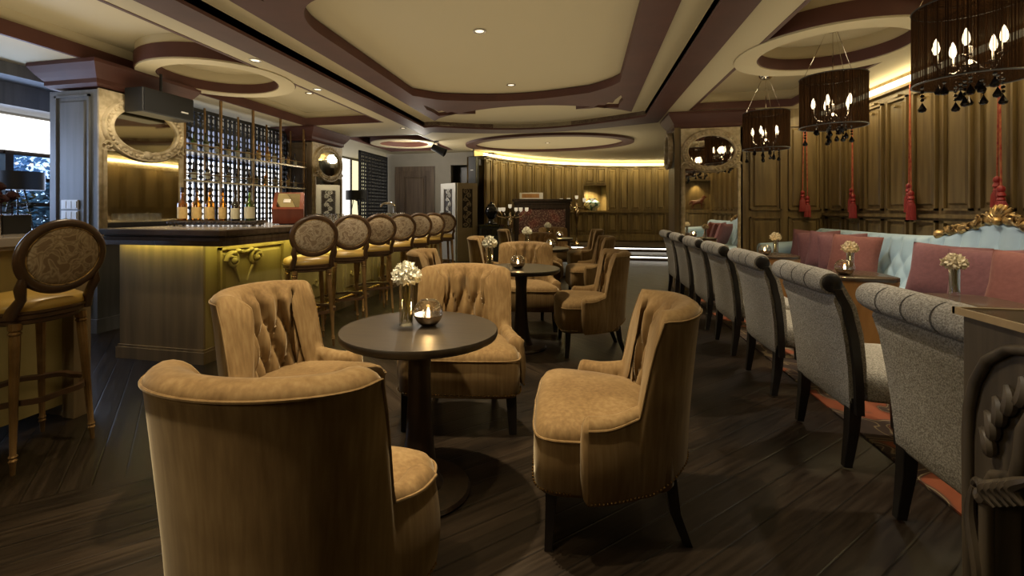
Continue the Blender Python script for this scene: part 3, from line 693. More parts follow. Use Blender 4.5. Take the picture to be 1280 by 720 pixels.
# ------------------------------------------------------------------ grey scroll-back dining chairs
def make_greychair():
    t = thing('scroll_back_chair', 'x', 'dining chair')
    hw = .292
    front = [(-.125, .37), (-.13, .5), (-.145, .65), (-.175, .78), (-.208, .86), (-.23, .91)]
    rc, rr = (-.278, .885), .06
    rollp = [(rc[0] + rr * math.cos(a), rc[1] + rr * math.sin(a)) for a in [R(40) + R(250) * i / 16 for i in range(17)]]
    back = [(-.268, .80), (-.243, .72), (-.222, .6), (-.207, .48), (-.20, .37), (-.194, .29), (-.18, .27)]
    prof = front + rollp + back
    cxp = -.25
    rings = []; NX = 40
    for i in range(NX + 1):
        x = -hw + 2 * hw * i / NX; u = (i / NX)
        gv = min(abs(u - s_) for s_ in (.25, .5, .75)); gr = .007 * math.exp(-(gv / .013) ** 2); eb = .010 * ((abs(u - .5) * 2) ** 8)
        rg = []
        for (y, z) in prof:
            k = gr if (z > .80) else 0
            dx_, dz_ = y - rc[0], z - rc[1]; l = math.hypot(dx_, dz_) or 1
            if z > .80: y2, z2 = y - dx_ / l * (k + eb), z - dz_ / l * (k + eb)
            else: y2, z2 = y, z
            nar = 1 - .06 * ss(.6, .27, z)
            rg.append((x * nar, y2, z2))
        rings.append(rg)
    MB().rings(rings, True, True, True).build('backrest', 'grey_fabric', t, smooth=50)
    for s_ in (.25, .5, .75):
        x = -hw + 2 * hw * s_; MB().tube([(x, rc[0] + (rr - .002) * math.cos(a), rc[1] + (rr - .005) * math.sin(a)) for a in [R(55) + R(200) * i / 12 for i in range(13)]], .0017, 5).build('roll_seam', 'seam', t)
    for sx in (-1, 1):
        mb = MB(); mid = [((a[0] + b[0]) / 2, (a[1] + b[1]) / 2) for a, b in zip(front, [back[-1 - i] for i in range(6)])]
        pl = [(-.165, .27), (-.168, .40), (-.174, .5), (-.190, .64), (-.218, .77), (-.26, .86)]
        L_, R_ = [], []
        for y, z in pl: L_.append((y - .017, z)); R_.append((y + .017, z))
        mb.prism(L_ + R_[::-1], sx * hw - .012 + (.006 * sx), sx * hw + .012 + (.006 * sx), 'x')
        mb.lathe([(.0001, -.010), (.036, -.010), (.042, -.006), (.042, .002), (.036, .006), (.015, .009), (.0001, .011)], 24)
        k = len(mb.v) - 24 * 7; mb.xf(Matrix.Translation((sx * (hw + .008), rc[0], rc[1])) @ Matrix.Rotation(sx * PI / 2, 4, 'Y'), k)
        mb.build('scroll_trim', 'blacklegs', t, smooth=30)
    def rr_(a, b, c, z, m=40, e=6):
        o = []
        for i in range(m):
            an = 2 * PI * i / m; cs, sn = math.cos(an), math.sin(an)
            o.append((a * math.copysign(abs(cs) ** (2 / e), cs), c + b * math.copysign(abs(sn) ** (2 / e), sn), z))
        return o
    MB().rings([rr_(.298 * k, .25 * k, .075, z, e=7 - 4 * (1 - k)) for k, z in ((.96, .33), (1, .345), (1, .43), (.985, .45), (.93, .466), (.75, .482), (.4, .492), (.02, .494))], True, True, True).build('seat', 'grey_fabric', t, smooth=50)
    for sx in (-1, 1):
        q = ((-.022, -.022), (.022, -.022), (.022, .022), (-.022, .022))
        MB().rings([[(sx * .25 + a * k, .285 + b * k, z) for a, b in q] for k, z in ((1.1, .34), (.7, 0))], True, True, True).build('leg', 'blacklegs', t, smooth=0, bevel=.003)
        MB().rings([[(sx * .25 + a * k, -.165 + b * k + o, z) for a, b in q] for k, z, o in ((1.25, .34, 0), (1.1, .18, -.008), (.8, 0, -.03))], True, True, True).build('leg', 'blacklegs', t, smooth=0, bevel=.003)
    return t
gc = make_greychair()
GY = [1.935, 2.82, 3.70, 4.56, 5.42, 6.27, 7.1]
GL = ['grey scroll-back dining chair beside the carved dark console, nearest of the row', 'grey scroll-back dining chair, second from the carved console', 'grey scroll-back dining chair, third from the carved console',
      'grey scroll-back dining chair in the middle of its row of seven', 'grey scroll-back dining chair, third from the mirrored pillar', 'grey scroll-back dining chair, second from the mirrored pillar', 'grey scroll-back dining chair closest to the mirrored pillar']
for i, y in enumerate(GY):
    o = gc if i == 0 else dup(gc)
    o.location = (1.43, y, .012); o.rotation_euler = (0, 0, -PI / 2); o['label'] = GL[i]; o['group'] = 'grey scroll-back chairs along the sofa tables'
# rug
tag(MB().box(1.5, 3.42, 1.75, 7.4, 0.001, .011).build('rug', 'rug', smooth=0), 'brown and orange rug with pale swirling lines under the sofa tables', 'rug')

# sofa tables
def make_sofatable():
    t = thing('cafe_table', 'x', 'table')
    MB().prism([(.27 * math.copysign(abs(math.cos(a)) ** .55, math.cos(a)), .27 * math.copysign(abs(math.sin(a)) ** .55, math.sin(a))) for a in [2 * PI * i / 48 for i in range(48)]], .69, .72).build('table_top', 'bartop', t, smooth=40, bevel=.005)
    rs = [[(.25 * k * math.copysign(abs(math.cos(a)) ** .6, math.cos(a)), .23 * k * math.copysign(abs(math.sin(a)) ** .6, math.sin(a)), z) for a in [2 * PI * i / 40 for i in range(40)]] for k, z in ((1, .05), (1.0, .3), (1.05, .5), (1.12, .69))]
    MB().rings(rs, True, True, True).build('drum_base', 'orangewood', t, smooth=40)
    MB().prism([(.22 * math.cos(2 * PI * i / 32), .20 * math.sin(2 * PI * i / 32)) for i in range(32)], 0, .05).build('plinth', 'darkwood', t)
    st = MB()
    for i in range(20):
        a = 2 * PI * i / 20
        for z, k in ((.62, 1.105), (.56, 1.08)): st.ball((.25 * k * math.copysign(abs(math.cos(a)) ** .6, math.cos(a)), .23 * k * math.copysign(abs(math.sin(a)) ** .6, math.sin(a)), z), .007, 6, 4)
    st.build('stud_trim', 'bronze', t)
    return t
st = make_sofatable(); v2 = make_vase(.17, .026, .05, 'petal2', '')
STY = [3.17, 4.33, 6.0]; SW = ['nearest', 'middle', 'farthest']
for i, y in enumerate(STY):
    l1 = 'round-cornered dark topped table with orange wood drum, %s of three before the blue sofa' % SW[i]
    l2 = 'tan flower in a narrow glass vase on the %s sofa table' % SW[i]; l3 = 'silvered candle bowl on the %s sofa table' % SW[i]
    a = st if i == 0 else dup(st); b = v2 if i == 0 else dup(v2)
    a['label'] = l1; a['group'] = 'tables before the sofa'; b['label'] = l2; b['group'] = 'flower vases on the sofa tables'
    a.location = (2.1, y, .011); b.location = (2.19, y + (.2, .17, .06)[i], .732)
    if i == 0: continue
    c = dup(cd, (2.02, y - .1, .731), 0, l3, group='candle bowls on the sofa tables')
    lamp('POINT', 'candle_light', (2.02, y - .1, .812), 1.0, (1, .62, .25), .012)

# ------------------------------------------------------------------ sofa along the panelled wall
def make_sofa():
    t = thing('tufted_sofa', 'long pale blue tufted sofa with a gilded carved crest against the panelled wall', 'sofa', (0, 0, 0))
    Y0, Y1, YC = 1.95, 7.5, 4.55
    def top(y): return .98 + .13 * math.exp(-((y - YC) / .42) ** 2) + .03 * math.exp(-((y - YC) / .8) ** 2)
    NY, NZ = 420, 26; rings = []
    for i in range(NY + 1):
        y = Y0 + (Y1 - Y0) * i / NY; T = top(y); rg = []
        for j in range(NZ):
            z = .42 + (T - .04 - .42) * j / (NZ - 1)
            p, q = y / .095, (z - (T - .17)) / .13
            g = abs(math.sin(PI * (p + q) / 2) * math.sin(PI * (p - q) / 2)) if q < 0 else math.sin(PI * p / 2) ** 2
            d = .035 * g ** .45
            rg.append((3.16 + .09 * (z - .42) / .5 - d, y, z))
        for j in range(1, 7):
            a = PI * j / 7; rg.append((3.25 + .05 - .055 * math.cos(a) , y, T - .04 + .045 * math.sin(a)))
        rg.append((3.37, y, T - .06)); rg.append((3.37, y, .2))
        rings.append(rg)
    MB().rings(rings, False).build('backrest', 'sofa', t, smooth=70)
    def rb(x0, x1, y0, y1, z0, z1, nm): return MB().box(x0, x1, y0, y1, z0, z1).build(nm, 'sofa', t, smooth=40, bevel=.045, seg=4)
    L3 = (Y1 - Y0) / 4
    for k in range(4): rb(2.52, 3.2, Y0 + k * L3 + .003, Y0 + (k + 1) * L3 - .003, .28, .47, 'seat_cushion')
    MB().box(2.56, 3.36, Y0, Y1, .1, .29).build('base', 'sofa', t, smooth=0, bevel=.01)
    for y in (Y0 - .06, Y1 + .04):
        pr = [(2.53 + 0, 0)]
        mb = MB(); mb.tube([(2.50, y, .66), (2.52, y, .66), (3.3, y, .72), (3.32, y, .72)], [.08, .1, .1, .08], 20)
        mb.box(2.54, 3.3, y - .06, y + .06, .12, .64); mb.build('arm', 'sofa', t, smooth=45)
    for y in (Y0 + .1, Y1 - .1, YC - 1.2, YC + 1.2, YC):
        MB().lathe([(.03, 0), (.036, .02), (.022, .06), (.03, .1)], 14, (2.6, y, .011)).build('foot', 'blacklegs', t)
    # crest: carved shell and leaf scrolls following the hump
    cr = MB()
    for s_ in (-1, 1):
        P = [(3.27, YC + s_ * d, top(YC + s_ * d) + .02 + .012 * math.sin(d * 26)) for d in [.05 + .62 * k / 30 for k in range(31)]]
        cr.tube(P, [.034 + .016 * math.sin(k * .9) for k in range(31)], 10)
        for k in range(9):
            d = .12 + .056 * k; c = Vector((3.25, YC + s_ * d, top(YC + d) + .035)); sc = .055 - .003 * k
            sp = [(c.x - .012 * math.sin(m * .5), c.y + s_ * sc * (1 - m / 13) * math.cos(m * .55 + k), c.z + sc * (1 - m / 13) * math.sin(m * .55 + k)) for m in range(11)]
            cr.tube(sp, [.013 * (1 - m / 16) for m in range(11)], 6)
    for k in range(9):
        a = R(15 + 150 * k / 8); P = [(3.27 - .02 * math.sin(PI * m / 6), YC + .16 * m / 6 * math.cos(a), top(YC) + .0 + (.15 * m / 6) * math.sin(a)) for m in range(7)]
        cr.tube(P, [.008 + .013 * math.sin(PI * m / 7) for m in range(7)], 8)
    cr.ball((3.24, YC, top(YC) + .015), .035, 12, 8)
    cr.build('carved_crest', 'gold', t)
    return t
make_sofa()

def make_pillow():
    N = 20; SZ = .24; top_, bot = [], []
    for i in range(N + 1):
        u = 2 * i / N - 1; ra, rb = [], []
        for j in range(N + 1):
            v = 2 * j / N - 1; h = .085 * max(0, (1 - u ** 4) * (1 - v ** 4)) ** .55
            pin = 1 - .055 * (1 - abs(u * v)) * (max(abs(u), abs(v)) ** 3)
            x, y = SZ * u * pin, SZ * v * pin
            ra.append((x, h, y)); rb.append((x, -h, y))
        top_.append(ra); bot.append(rb)
    return MB().rings(top_, False).rings(bot, False).build('throw_pillow', 'cushion', smooth=60)
pl = make_pillow()
PL = [(3.02, 7.15, -36, 14, 'mauve square pillow standing against the sofa arm at the far end'), (2.99, 6.87, -33, 16, 'mauve square pillow, second from the far sofa arm'),
      (2.98, 6.57, -36, 15, 'mauve square pillow, third from the far sofa arm, mostly behind others'), (2.97, 6.27, -34, 16, 'mauve square pillow leaning directly behind the rust coloured one'),
      (2.93, 5.95, -50, 16, 'rust mauve pillow fully showing beside the bare tufted sofa back'),
      (2.90, 4.55, -48, 18, 'mauve pillow next to the bare tufted sofa back, under the crest edge'), (2.90, 4.12, -48, 18, 'mauve pillow between two others under the gilded sofa crest'), (2.87, 3.72, -50, 18, 'rust pillow cut by the picture edge, nearest on the sofa')]
for i, (x, y, rz, tl, lab) in enumerate(PL):
    o = pl if i == 0 else dup(pl)
    if i in (4, 7):
        o.data = pl.data.copy(); o.data.materials[0] = M['rust']
    o.rotation_euler = (R(-tl), R((4, -6, 5, -4, 2, 3, -3, 4)[i]), R(rz)); o.location = (x, y, .475 + .255); tag(o, lab, 'pillow', 'mauve pillows on the blue sofa')

# ------------------------------------------------------------------ bar counter
def make_bar():
    t = thing('bar_counter', 'long bar with olive lit front, dark stepped counter edge and carved scroll brackets', 'bar counter')
    XF, XB, Y0, Y1 = -3.0, -3.84, 3.17, 9.4
    mb = MB().box(XF - .06, XF, Y0 + .02, Y1, .10, .99)
    y = Y0 + .1
    while y + 1.0 < Y1: panel_unit(mb, (XF, y), (XF, y + .95), .18, .93, (1, 0), .03); y += 1.03
    mb.build('front_panel', 'barfront', t, smooth=0)
    mb = MB().box(XB, XF - .001, Y0, Y0 + .06, .10, .99); mb.build('end_panel', 'barend', t, smooth=0)
    MB().box(XB, XB + .04, Y0 + .06, Y1, .1, .99).build('back_panel', 'darkwood', t, smooth=0)
    MB().box(XB - .02, XF + .02, Y0 - .02, Y1, 0, .095).box(XB - .01, XF + .012, Y0 - .012, Y1, .095, .115).build('plinth', 'barend', t, smooth=0)
    mb = MB()
    def top(d, f): return [(XB - .06, Y0 - d), (XF + f - .03, Y0 - d), (XF + f, Y0 - d + .03), (XF + f, Y1), (XB - .06, Y1)]
    for z0, z1, d, f in ((1.0, 1.03, .10, .27), (1.03, 1.045, .085, .255), (1.045, 1.088, .13, .30)): mb.prism(top(d, f), z0, z1)
    mb.build('counter_edge', 'bartop', t, smooth=0, bevel=.003)
    plate([top(.095, .265), top(.08, .25)], .962, 1.0, 'counter_fascia', 'bartop', t)
    MB().prism(top(.12, .29), 1.088, 1.094).build('counter_top', 'bartop_lite', t, smooth=0)
    MB().box(XF + .10, XF + .125, Y0 + .02, Y1 - .1, .982, .998).box(XB + .02, XF + .02, Y0 - .065, Y0 - .04, .982, .998).build('light_strip', 'led_yg', t, smooth=0)
    # carved acanthus scroll brackets
    y = Y0 + .42
    while y < Y1 - .3:
        for s_ in (-1, 1):
            cb = MB()
            sp = [(XF + .035 + .03 * (k > 18), y + s_ * (.14 + .078 * (1 - k / 30) * math.cos(.42 * k)), .81 + .078 * (1 - k / 30) * math.sin(.42 * k)) for k in range(27)]
            cb.tube(sp, [.022 - .0005 * k for k in range(27)], 8)
            st_ = [(XF + .03, y + s_ * (.17 - .12 * math.sin(PI * k / 24) * .6 - .004 * k), .82 - .42 * k / 12 * .5) for k in range(13)]
            cb.tube(st_, [.016 - .0006 * k for k in range(13)], 8)
            for k in range(4):
                a = .3 + .5 * k; cb.ball((XF + .04, y + s_ * (.03 + .05 * k), .86 + .03 * math.sin(a * 2)), (.022, .035, .02), 10, 6)
            cb.ball((XF + .055, y + s_ * .14, .81), .03, 12, 8)
            cb.build('scroll_bracket', 'barfront', t); cb = MB()
            cb.tube([(XF + .03, y + s_ * .06, .42 - .0), (XF + .05, y + s_ * .1, .38), (XF + .04, y + s_ * .13, .42), (XF + .035, y + s_ * .11, .45)], .013, 8)
            cb.build('scroll_foot', 'barfront', t)
        y += 1.03
    rl = MB().tube([(XF + .22, Y0 + .25, .2), (XF + .22, Y1 - .1, .2)], .022, 14)
    rl.build('foot_rail', 'brass', t)
    y = Y0 + .5
    while y < Y1:
        MB().tube([(XF - .0, y, .2), (XF + .22, y, .2)], .012, 10).lathe([(.03, 0), (.03, .012), (.014, .02)], 14, (XF + .01, y, .2)).build('rail_bracket', 'brass', t); y += 1.03
    return t
make_bar()

# ------------------------------------------------------------------ bar stools with oval backs
def make_stool():
    t = thing('bar_stool', 'x', 'bar stool')
    def el(a, b, z0, y, n=56): return [(a * math.sin(2 * PI * i / n), y, z0 + b * math.cos(2 * PI * i / n)) for i in range(n)]
    BZ, BY = 1.015, -.20
    def lean(P): return [(x, y - .12 * (z - .8), z) for x, y, z in P]
    rs = []
    for a, dy in [(2 * PI * k / 12, 0) for k in range(12)]:
        o, q = .026 * math.cos(a), .019 * math.sin(a); rs.append(lean(el(.187 + o, .162 + o, BZ, BY + q)))
    fm = MB(); fm.rings(rs, True, loop=True)
    for s_ in (-1, 1):
        fm.tube(lean([(s_ * .165, BY, .925), (s_ * .172, BY, .87), (s_ * .158, BY + .01, .82), (s_ * .168, BY + .04, .765), (s_ * .175, BY + .05, .73)]), [.016, .024, .021, .026, .026], 10)
    fm.build('back_frame', 'walnut', t)
    for nm_, sg in (('back_pad', -1), ('front_pad', 1)):
        rs = [lean(el(.172 * k, .147 * k, BZ, BY + sg * d)) for k, d in ((1, .006), (.97, .014), (.85, .022), (.6, .028), (.3, .031), (.02, .032))]
        MB().rings(rs, True, False, True).build(nm_, 'damask', t, smooth=70)
    MB().tube(lean(el(.170, .145, BZ, BY - .014)), .004, 6, True).build('pad_piping', 'gold', t)
    def se(a, b, c, z, n=48):
        return [(a * math.copysign(abs(math.cos(2 * PI * i / n)) ** .8, math.cos(2 * PI * i / n)), c + b * math.copysign(abs(math.sin(2 * PI * i / n)) ** .8, math.sin(2 * PI * i / n)), z) for i in range(n)]
    MB().rings([se(.215 * k, .205 * k, .0, z) for k, z in ((.98, .755), (1.0, .765), (1.0, .78), (.95, .80), (.8, .817), (.5, .828), (.02, .832))], True, True, True).build('seat', 'yellow_leather', t, smooth=60)
    MB().rings([se(.20 * k, .19 * k, 0, z) for k, z in ((.94, .69), (1.0, .697), (1.0, .712), (1.06, .72), (1.06, .738), (1.1, .745), (1.1, .757), (.9, .76))], True, True, True).build('apron', 'walnut', t, smooth=40)
    for sx in (-1, 1):
        for sy in (-1, 1):
            x0, y0, x1, y1 = sx * .148, sy * .14, sx * .182, sy * .178
            def L_(z): k = (.70 - z) / .70; return (x0 + (x1 - x0) * k, y0 + (y1 - y0) * k)
            lg = MB(); rs = []
            for z, r in ((.705, .027), (.672, .027), (.664, .02), (.655, .028), (.645, .021), (.62, .0225), (.3, .017), (.095, .013), (.085, .019), (.075, .013), (.066, .018), (.05, .012), (.0, .010)):
                c = L_(z); rs.append([(c[0] + r * (1 - .1 * (k % 2)) * math.cos(2 * PI * k / 20), c[1] + r * (1 - .1 * (k % 2)) * math.sin(2 * PI * k / 20), z) for k in range(20)])
            lg.rings(rs, True, True, True); lg.build('leg', 'bronze', t, smooth=30)
    rg = []
    for i in range(60):
        a = 2 * PI * i / 60; rr = .235 - .022 * math.cos(4 * a) ** 2
        rg.append((rr * math.cos(a), rr * .97 * math.sin(a)))
    mb = MB(); rs = []
    for dr, dz in ((-.014, 0), (-.014, .022), (.012, .026), (.014, .0)): rs.append([(x * (1 + dr / .23), y * (1 + dr / .23), .31 + dz) for x, y in rg])
    mb.rings(rs, True, loop=True); mb.build('foot_ring', 'walnut', t, smooth=40)
    return t
bs = make_stool()
SL = ['oval-backed bar stool at the bar, first from the bottles, largest of the row', 'oval-backed bar stool at the bar, second from the bottle tray', 'oval-backed bar stool at the bar, third from the bottle tray', 'oval-backed bar stool in the middle of the row of seven at the bar',
      'oval-backed bar stool at the bar, third from the folding screen', 'oval-backed bar stool at the bar, second from the folding screen', 'oval-backed bar stool closest to the white folding screen']
for i in range(7):
    o = bs if i == 0 else dup(bs)
    o.location = (-2.50, 3.86 + .69 * i, 0); o.rotation_euler = (0, 0, face(-.72 + .05 * i, .70)); o['label'] = SL[i]; o['group'] = 'bar stools with oval damask backs'
dup(bs, (-2.80, 1.83, 0), face(-1, .0), 'oval-backed bar stool standing alone at the window counter with lamp and flowers')

# ------------------------------------------------------------------ window-side counter with lamp and flowers
t = thing('window_counter', 'pale topped counter with mustard front near the blue grey column and window', 'counter')
MB().box(-4.3, -2.98, -.4, 2.28, 1.05, 1.10).box(-4.28, -3.0, -.4, 2.26, 1.03, 1.05).build('counter_top', 'bartop_lite', t, smooth=0, bevel=.004)
MB().box(-3.10, -3.06, -.4, 2.18, .08, 1.03).build('front_panel', 'barfront', t, smooth=0)
MB().box(-4.25, -2.99, 2.19, 2.25, 0, 1.03).box(-3.06, -2.97, 2.17, 2.27, 0, 1.03).build('end_panel', 'barend', t, smooth=0, bevel=.003)
def make_tablelamp():
    t = thing('table_lamp', 'x', 'lamp')
    MB().lathe([(.20, .42), (.20, .58), (.196, .58), (.196, .42), (.20, .42)], 48).build('lamp_shade', 'black', t, smooth=30)
    for k in range(3):
        a = 2 * PI * k / 3 + .5; MB().tube([(.035 * math.cos(a), .035 * math.sin(a), .5), (.14 * math.cos(a), .14 * math.sin(a), 0)], [.008, .007], 8).build('leg', 'blacklegs', t)
    MB().tube([(0, 0, .40), (0, 0, .55)], .02, 12).tube([(-.19, 0, .52), (.19, 0, .52)], .004, 6).build('lamp_holder', 'steel', t)
    return t
tl = make_tablelamp(); tl.location = (-5.97, 3.8, .95); tl.scale = (1.1, 1.1, 1.22); tl['label'] = 'black drum shade tripod lamp on the ledge before the garden window'; tl['group'] = 'black drum shade lamps'
tl2 = dup(tl, (-4.75, 9.1, .932), .9, 'small black drum shade lamp before the bright blinds past the bar')
tl2.scale = (1.1, 1.1, 1.25)
t = thing('side_console', 'dark sideboard under the far lamp behind the bar', 'sideboard', (-4.75, 9.1, 0))
MB().box(-.4, .4, -.4, .4, .90, .93).build('top', 'bartop', t, smooth=0); MB().box(-.37, .37, -.37, .37, .0, .9).build('body', 'darkwood', t, smooth=0, bevel=.01)
struct(MB().box(-6.6, -5.75, .2, 5.9, .91, .95).box(-6.6, -5.85, .2, 5.9, 0, .91).build('trim_25', 'panel_grey', smooth=0))
t = thing('flower_trough', 'mirrored ribbed trough of dark roses and leaves on the window counter', 'planter', (-3.74, 2.17, 1.10), 0)
mb = MB()
for k in range(22):
    for yy in (-.075, .075): mb.tube([(-.33 + .03 * k, yy, .0), (-.33 + .03 * k, yy, .12)], .015, 8)
mb.build('ribs', 'chrome', t)
MB().box(-.34, .33, -.072, .072, 0, .115).build('trough', 'black', t, smooth=0)
lf = MB(); rs_ = random.Random(3)
for k in range(260):
    c = Vector((rs_.uniform(-.36, .36), rs_.uniform(-.12, .12), rs_.uniform(.12, .24))); a = rs_.uniform(0, 6.3); u = Vector((math.cos(a), math.sin(a), rs_.uniform(-.3, .5))).normalized(); v = u.cross(Vector((0, 0, 1))).normalized()
    lf.add([c - u * .03, c + v * .014, c + u * .034, c - v * .014 + Vector((0, 0, .004))], [(0, 1, 2, 3)])
lf.build('foliage', 'leaf', t, smooth=0)
for k in range(9):
    rb = MB(); c = (rs_.uniform(-.3, .32), rs_.uniform(-.08, .08), rs_.uniform(.2, .30)); rb.ball(c, .03, 12, 8)
    for q in range(5): a = q * 1.256; rb.ball((c[0] + .017 * math.cos(a), c[1] + .017 * math.sin(a), c[2] - .004), .021, 8, 6)
    rb.tube([(c[0], c[1], .1), (c[0], c[1], c[2])], .003, 5); rb.build('rose', 'rose', t)

# switch plates, speaker and carved mirror on the column
t = thing('switch_panel', 'white six gang switch plate on the blue grey column', 'switch', (-5.11, 3.70, 1.24))
MB().box(-.12, .10, 0, .012, -.10, .0).box(-.12, .10, 0, .012, .012, .11).build('plate', 'white', t, smooth=0, bevel=.003)
for r_ in range(2):
    for c_ in range(3): MB().box(-.105 + .068 * c_, -.05 + .068 * c_, -.006, 0, -.085 + .11 * r_, -.015 + .11 * r_).build('rocker', 'white', t, smooth=0)
t = thing('switch_panel', 'small white switch on the grey wall beside the far door', 'switch', (-3.66, 11.74, 1.15))
MB().box(-.06, .06, -.012, 0, -.06, .06).build('plate', 'white', t, smooth=0, bevel=.003); MB().box(-.03, .03, -.018, -.012, -.04, .04).build('rocker', 'white', t, smooth=0)

def wall_mirror(name, label, L, h, loc, rz, mm='oldmirror', oz=.62, carved='carved', oval_only=False, obase=0):
    """local x along the wall, local y toward the room, z up from the mirror's foot"""
    t = thing(name, label, 'mirror', loc, rz)
    zc = h - .36; a_, b_ = L * .37, .235
    if not oval_only:
        MB().box(0, L, -.0, .02, 0, h).build('backing', carved, t, smooth=0)
        MB().box(.07, L - .07, .02, .026, .03, h - .62).build('mirror_glass', mm, t, smooth=0)
        MB().box(.03, .07, .02, .045, 0, h - .62).box(L - .07, L - .03, .02, .045, 0, h - .62).box(.03, L - .03, .02, .045, 0, .03).build('frame_moulding', carved, t, smooth=0, bevel=.005)
    n = 64
    MB().prism([(L / 2 + a_ * math.cos(2 * PI * i / n), zc + b_ * math.sin(2 * PI * i / n)) for i in range(n)], .021, .03, 'y').build('oval_glass', mm, t, smooth=30)
    def ovr(k, y): return [(L / 2 + a_ * k * math.cos(2 * PI * i / n), y, zc + (b_ + a_ * (k - 1)) * math.sin(2 * PI * i / n)) for i in range(n)]
    mb = MB(); mb.rings([ovr(1.0, .03), ovr(1.0, .055), ovr(1.05, .065), ovr(1.1, .055), ovr(1.16, .05), ovr(1.26, .055), ovr(1.30, .035), ovr(1.3, .0)], True)
    for i in range(40):
        an = 2 * PI * i / 40; k = 1.16; mb.ball((L / 2 + a_ * k * math.cos(an), .055, zc + (b_ + a_ * (k - 1)) * math.sin(an)), (.022, .018, .022), 8, 6)
    for s_ in (-1, 1):
        for q in range(3):
            cx_, cz_ = L / 2 + s_ * (.10 + .16 * q) * L, zc - b_ - .03 + .03 * q
            mb.tube([(cx_ + s_ * .05 * (1 - m / 15) * math.cos(.5 * m), .05, cz_ + .045 * (1 - m / 15) * math.sin(.5 * m)) for m in range(13)], [.015 * (1 - m / 20) for m in range(13)], 6)
    mb.ball((L / 2, .05, zc - b_ - .03), (.07, .03, .045), 12, 8)
    mb.build('carved_oval_frame', carved, t)
    return t
wall_mirror('column_mirror', 'tall bar column mirror with carved cream oval top on the blue grey column', 1.02, 1.55, (-4.80, 4.75, .93), -PI / 2)
wall_mirror('column_mirror', 'narrow mirror with carved cream oval top on the column past the bottle shelves', 1.04, 1.55, (-4.80, 8.56, .93), -PI / 2)
wall_mirror('pillar_mirror', 'large mirror with carved oval crown on the pillar at the end of the grey chairs', .88, 2.08, (2.33, 7.70, .42), PI, 'mirror')
t = wall_mirror('pillar_oval_mirror', 'small carved oval mirror on the narrow side of the pillar', .5, .9, (1.37, 7.77, 1.66), PI / 2, 'mirror', oval_only=True)

t = thing('ceiling_speaker', 'black box loudspeaker hung over the carved column mirror', 'speaker', (-4.57, 4.24, 2.40), R(89))
MB().box(-.32, .32, -.12, .12, -.13, .13).build('cabinet', 'black', t, smooth=0, bevel=.012); MB().box(-.30, .30, -.128, -.12, -.115, .115).build('grille', 'black', t, smooth=0)
MB().box(.14, .23, -.132, -.128, -.055, -.04).build('badge', 'white', t, smooth=0)
MB().tube([(0, 0, .13), (0, 0, .348)], .015, 8).build('mount', 'black', t)

# ------------------------------------------------------------------ back bar: lattice screens, shelf rack, bottles
def lattice(label, x, y0, y1, z0, z1, p=.092):
    t = MB(); ny = round((y1 - y0) / p); nz = round((z1 - z0) / .085)
    t.box(x - .02, x + .02, y0, y0 + .05, z0, z1).box(x - .02, x + .02, y1 - .05, y1, z0, z1).box(x - .02, x + .02, y0, y1, z1 - .05, z1).box(x - .02, x + .02, y0, y1, z0, z0 + .05)
    for i in range(1, ny):
        y = y0 + (y1 - y0) * i / ny; w = .046 if i % 2 else .020
        t.box(x - .012, x + .012, y - w / 2, y + w / 2, z0, z1)
    for j in range(1, nz):
        z = z0 + (z1 - z0) * j / nz; t.box(x - .010, x + .010, y0, y1, z - .006, z + .006)
        for i in range(1, ny):
            y = y0 + (y1 - y0) * i / ny; d = .036
            t.prism([(y - d, z), (y, z - d), (y + d, z), (y, z + d)], x - .013, x + .013, 'x')
    return tag(t.build('lattice_screen', 'black', smooth=0), label, 'screen')
lattice('black openwork lattice screen behind the bottle shelves, white light through it', -5.28, 4.79, 7.48, .93, 2.66)
lattice('black openwork lattice screen beside the far door and the bright blinds', -5.2, 10.1, 11.7, .0, 2.66)
t = thing('back_counter', 'dark low counter under the bottle shelves behind the bar', 'counter')
MB().box(-5.2, -4.72, 4.82, 7.45, .9, .93).build('counter_top', 'bartop', t, smooth=0); MB().box(-5.2, -4.76, 4.84, 7.43, .0, .9).build('cabinet', 'darkwood', t, smooth=0)
t = thing('bottle_rack', 'metal rack with hanging posts and two glass shelves of bottles', 'shelf')
for i, y in enumerate((4.86, 5.46, 6.1, 6.75, 7.4)):
    MB().box(-4.90, -4.872, y - .014, y + .014, .93, H).build('post', 'bronze', t, smooth=0); MB().box(-5.16, -5.14, y - .01, y + .01, .93, 2.66).build('post', 'bronze', t, smooth=0)
for z in (1.62, 2.0):
    MB().box(-5.16, -4.86, 4.8, 7.46, z - .012, z + .012).build('shelf', 'steel', t, smooth=0)
    MB().tube([(-4.88, 4.8, z + .09), (-4.88, 7.46, z + .09)], .008, 8).build('rail', 'bronze', t)
def make_bottle(h, r, gm, lb, shape=0):
    t = thing('bottle', 'x', 'bottle')
    sh = .62 if shape == 0 else .7
    pr = [(.0001, 0), (r * .95, 0), (r, .006), (r, h * sh * .82), (r * .93, h * sh * .9), (r * .6, h * sh * .98), (r * .36, h * sh * 1.05), (r * .32, h * .86), (r * .4, h * .87), (r * .4, h * .9)]
    MB().lathe(pr, 20).build('bottle_glass', gm, t, smooth=45)
    MB().lathe([(r * .37, h * .86), (r * .37, h), (.0001, h)], 14).build('stopper', 'darkwood', t, smooth=30)
    MB().lathe([(r + .0008, h * .12), (r + .0008, h * sh * .72)], 20).build('paper_label', lb, t, smooth=60)
    return t
B = {'amber': make_bottle(.335, .042, 'amber', 'label'), 'dark': make_bottle(.31, .04, 'darkglass', 'label2'), 'green': make_bottle(.335, .045, 'greenglass', 'label2'), 'slim': make_bottle(.33, .034, 'amber', 'label')}
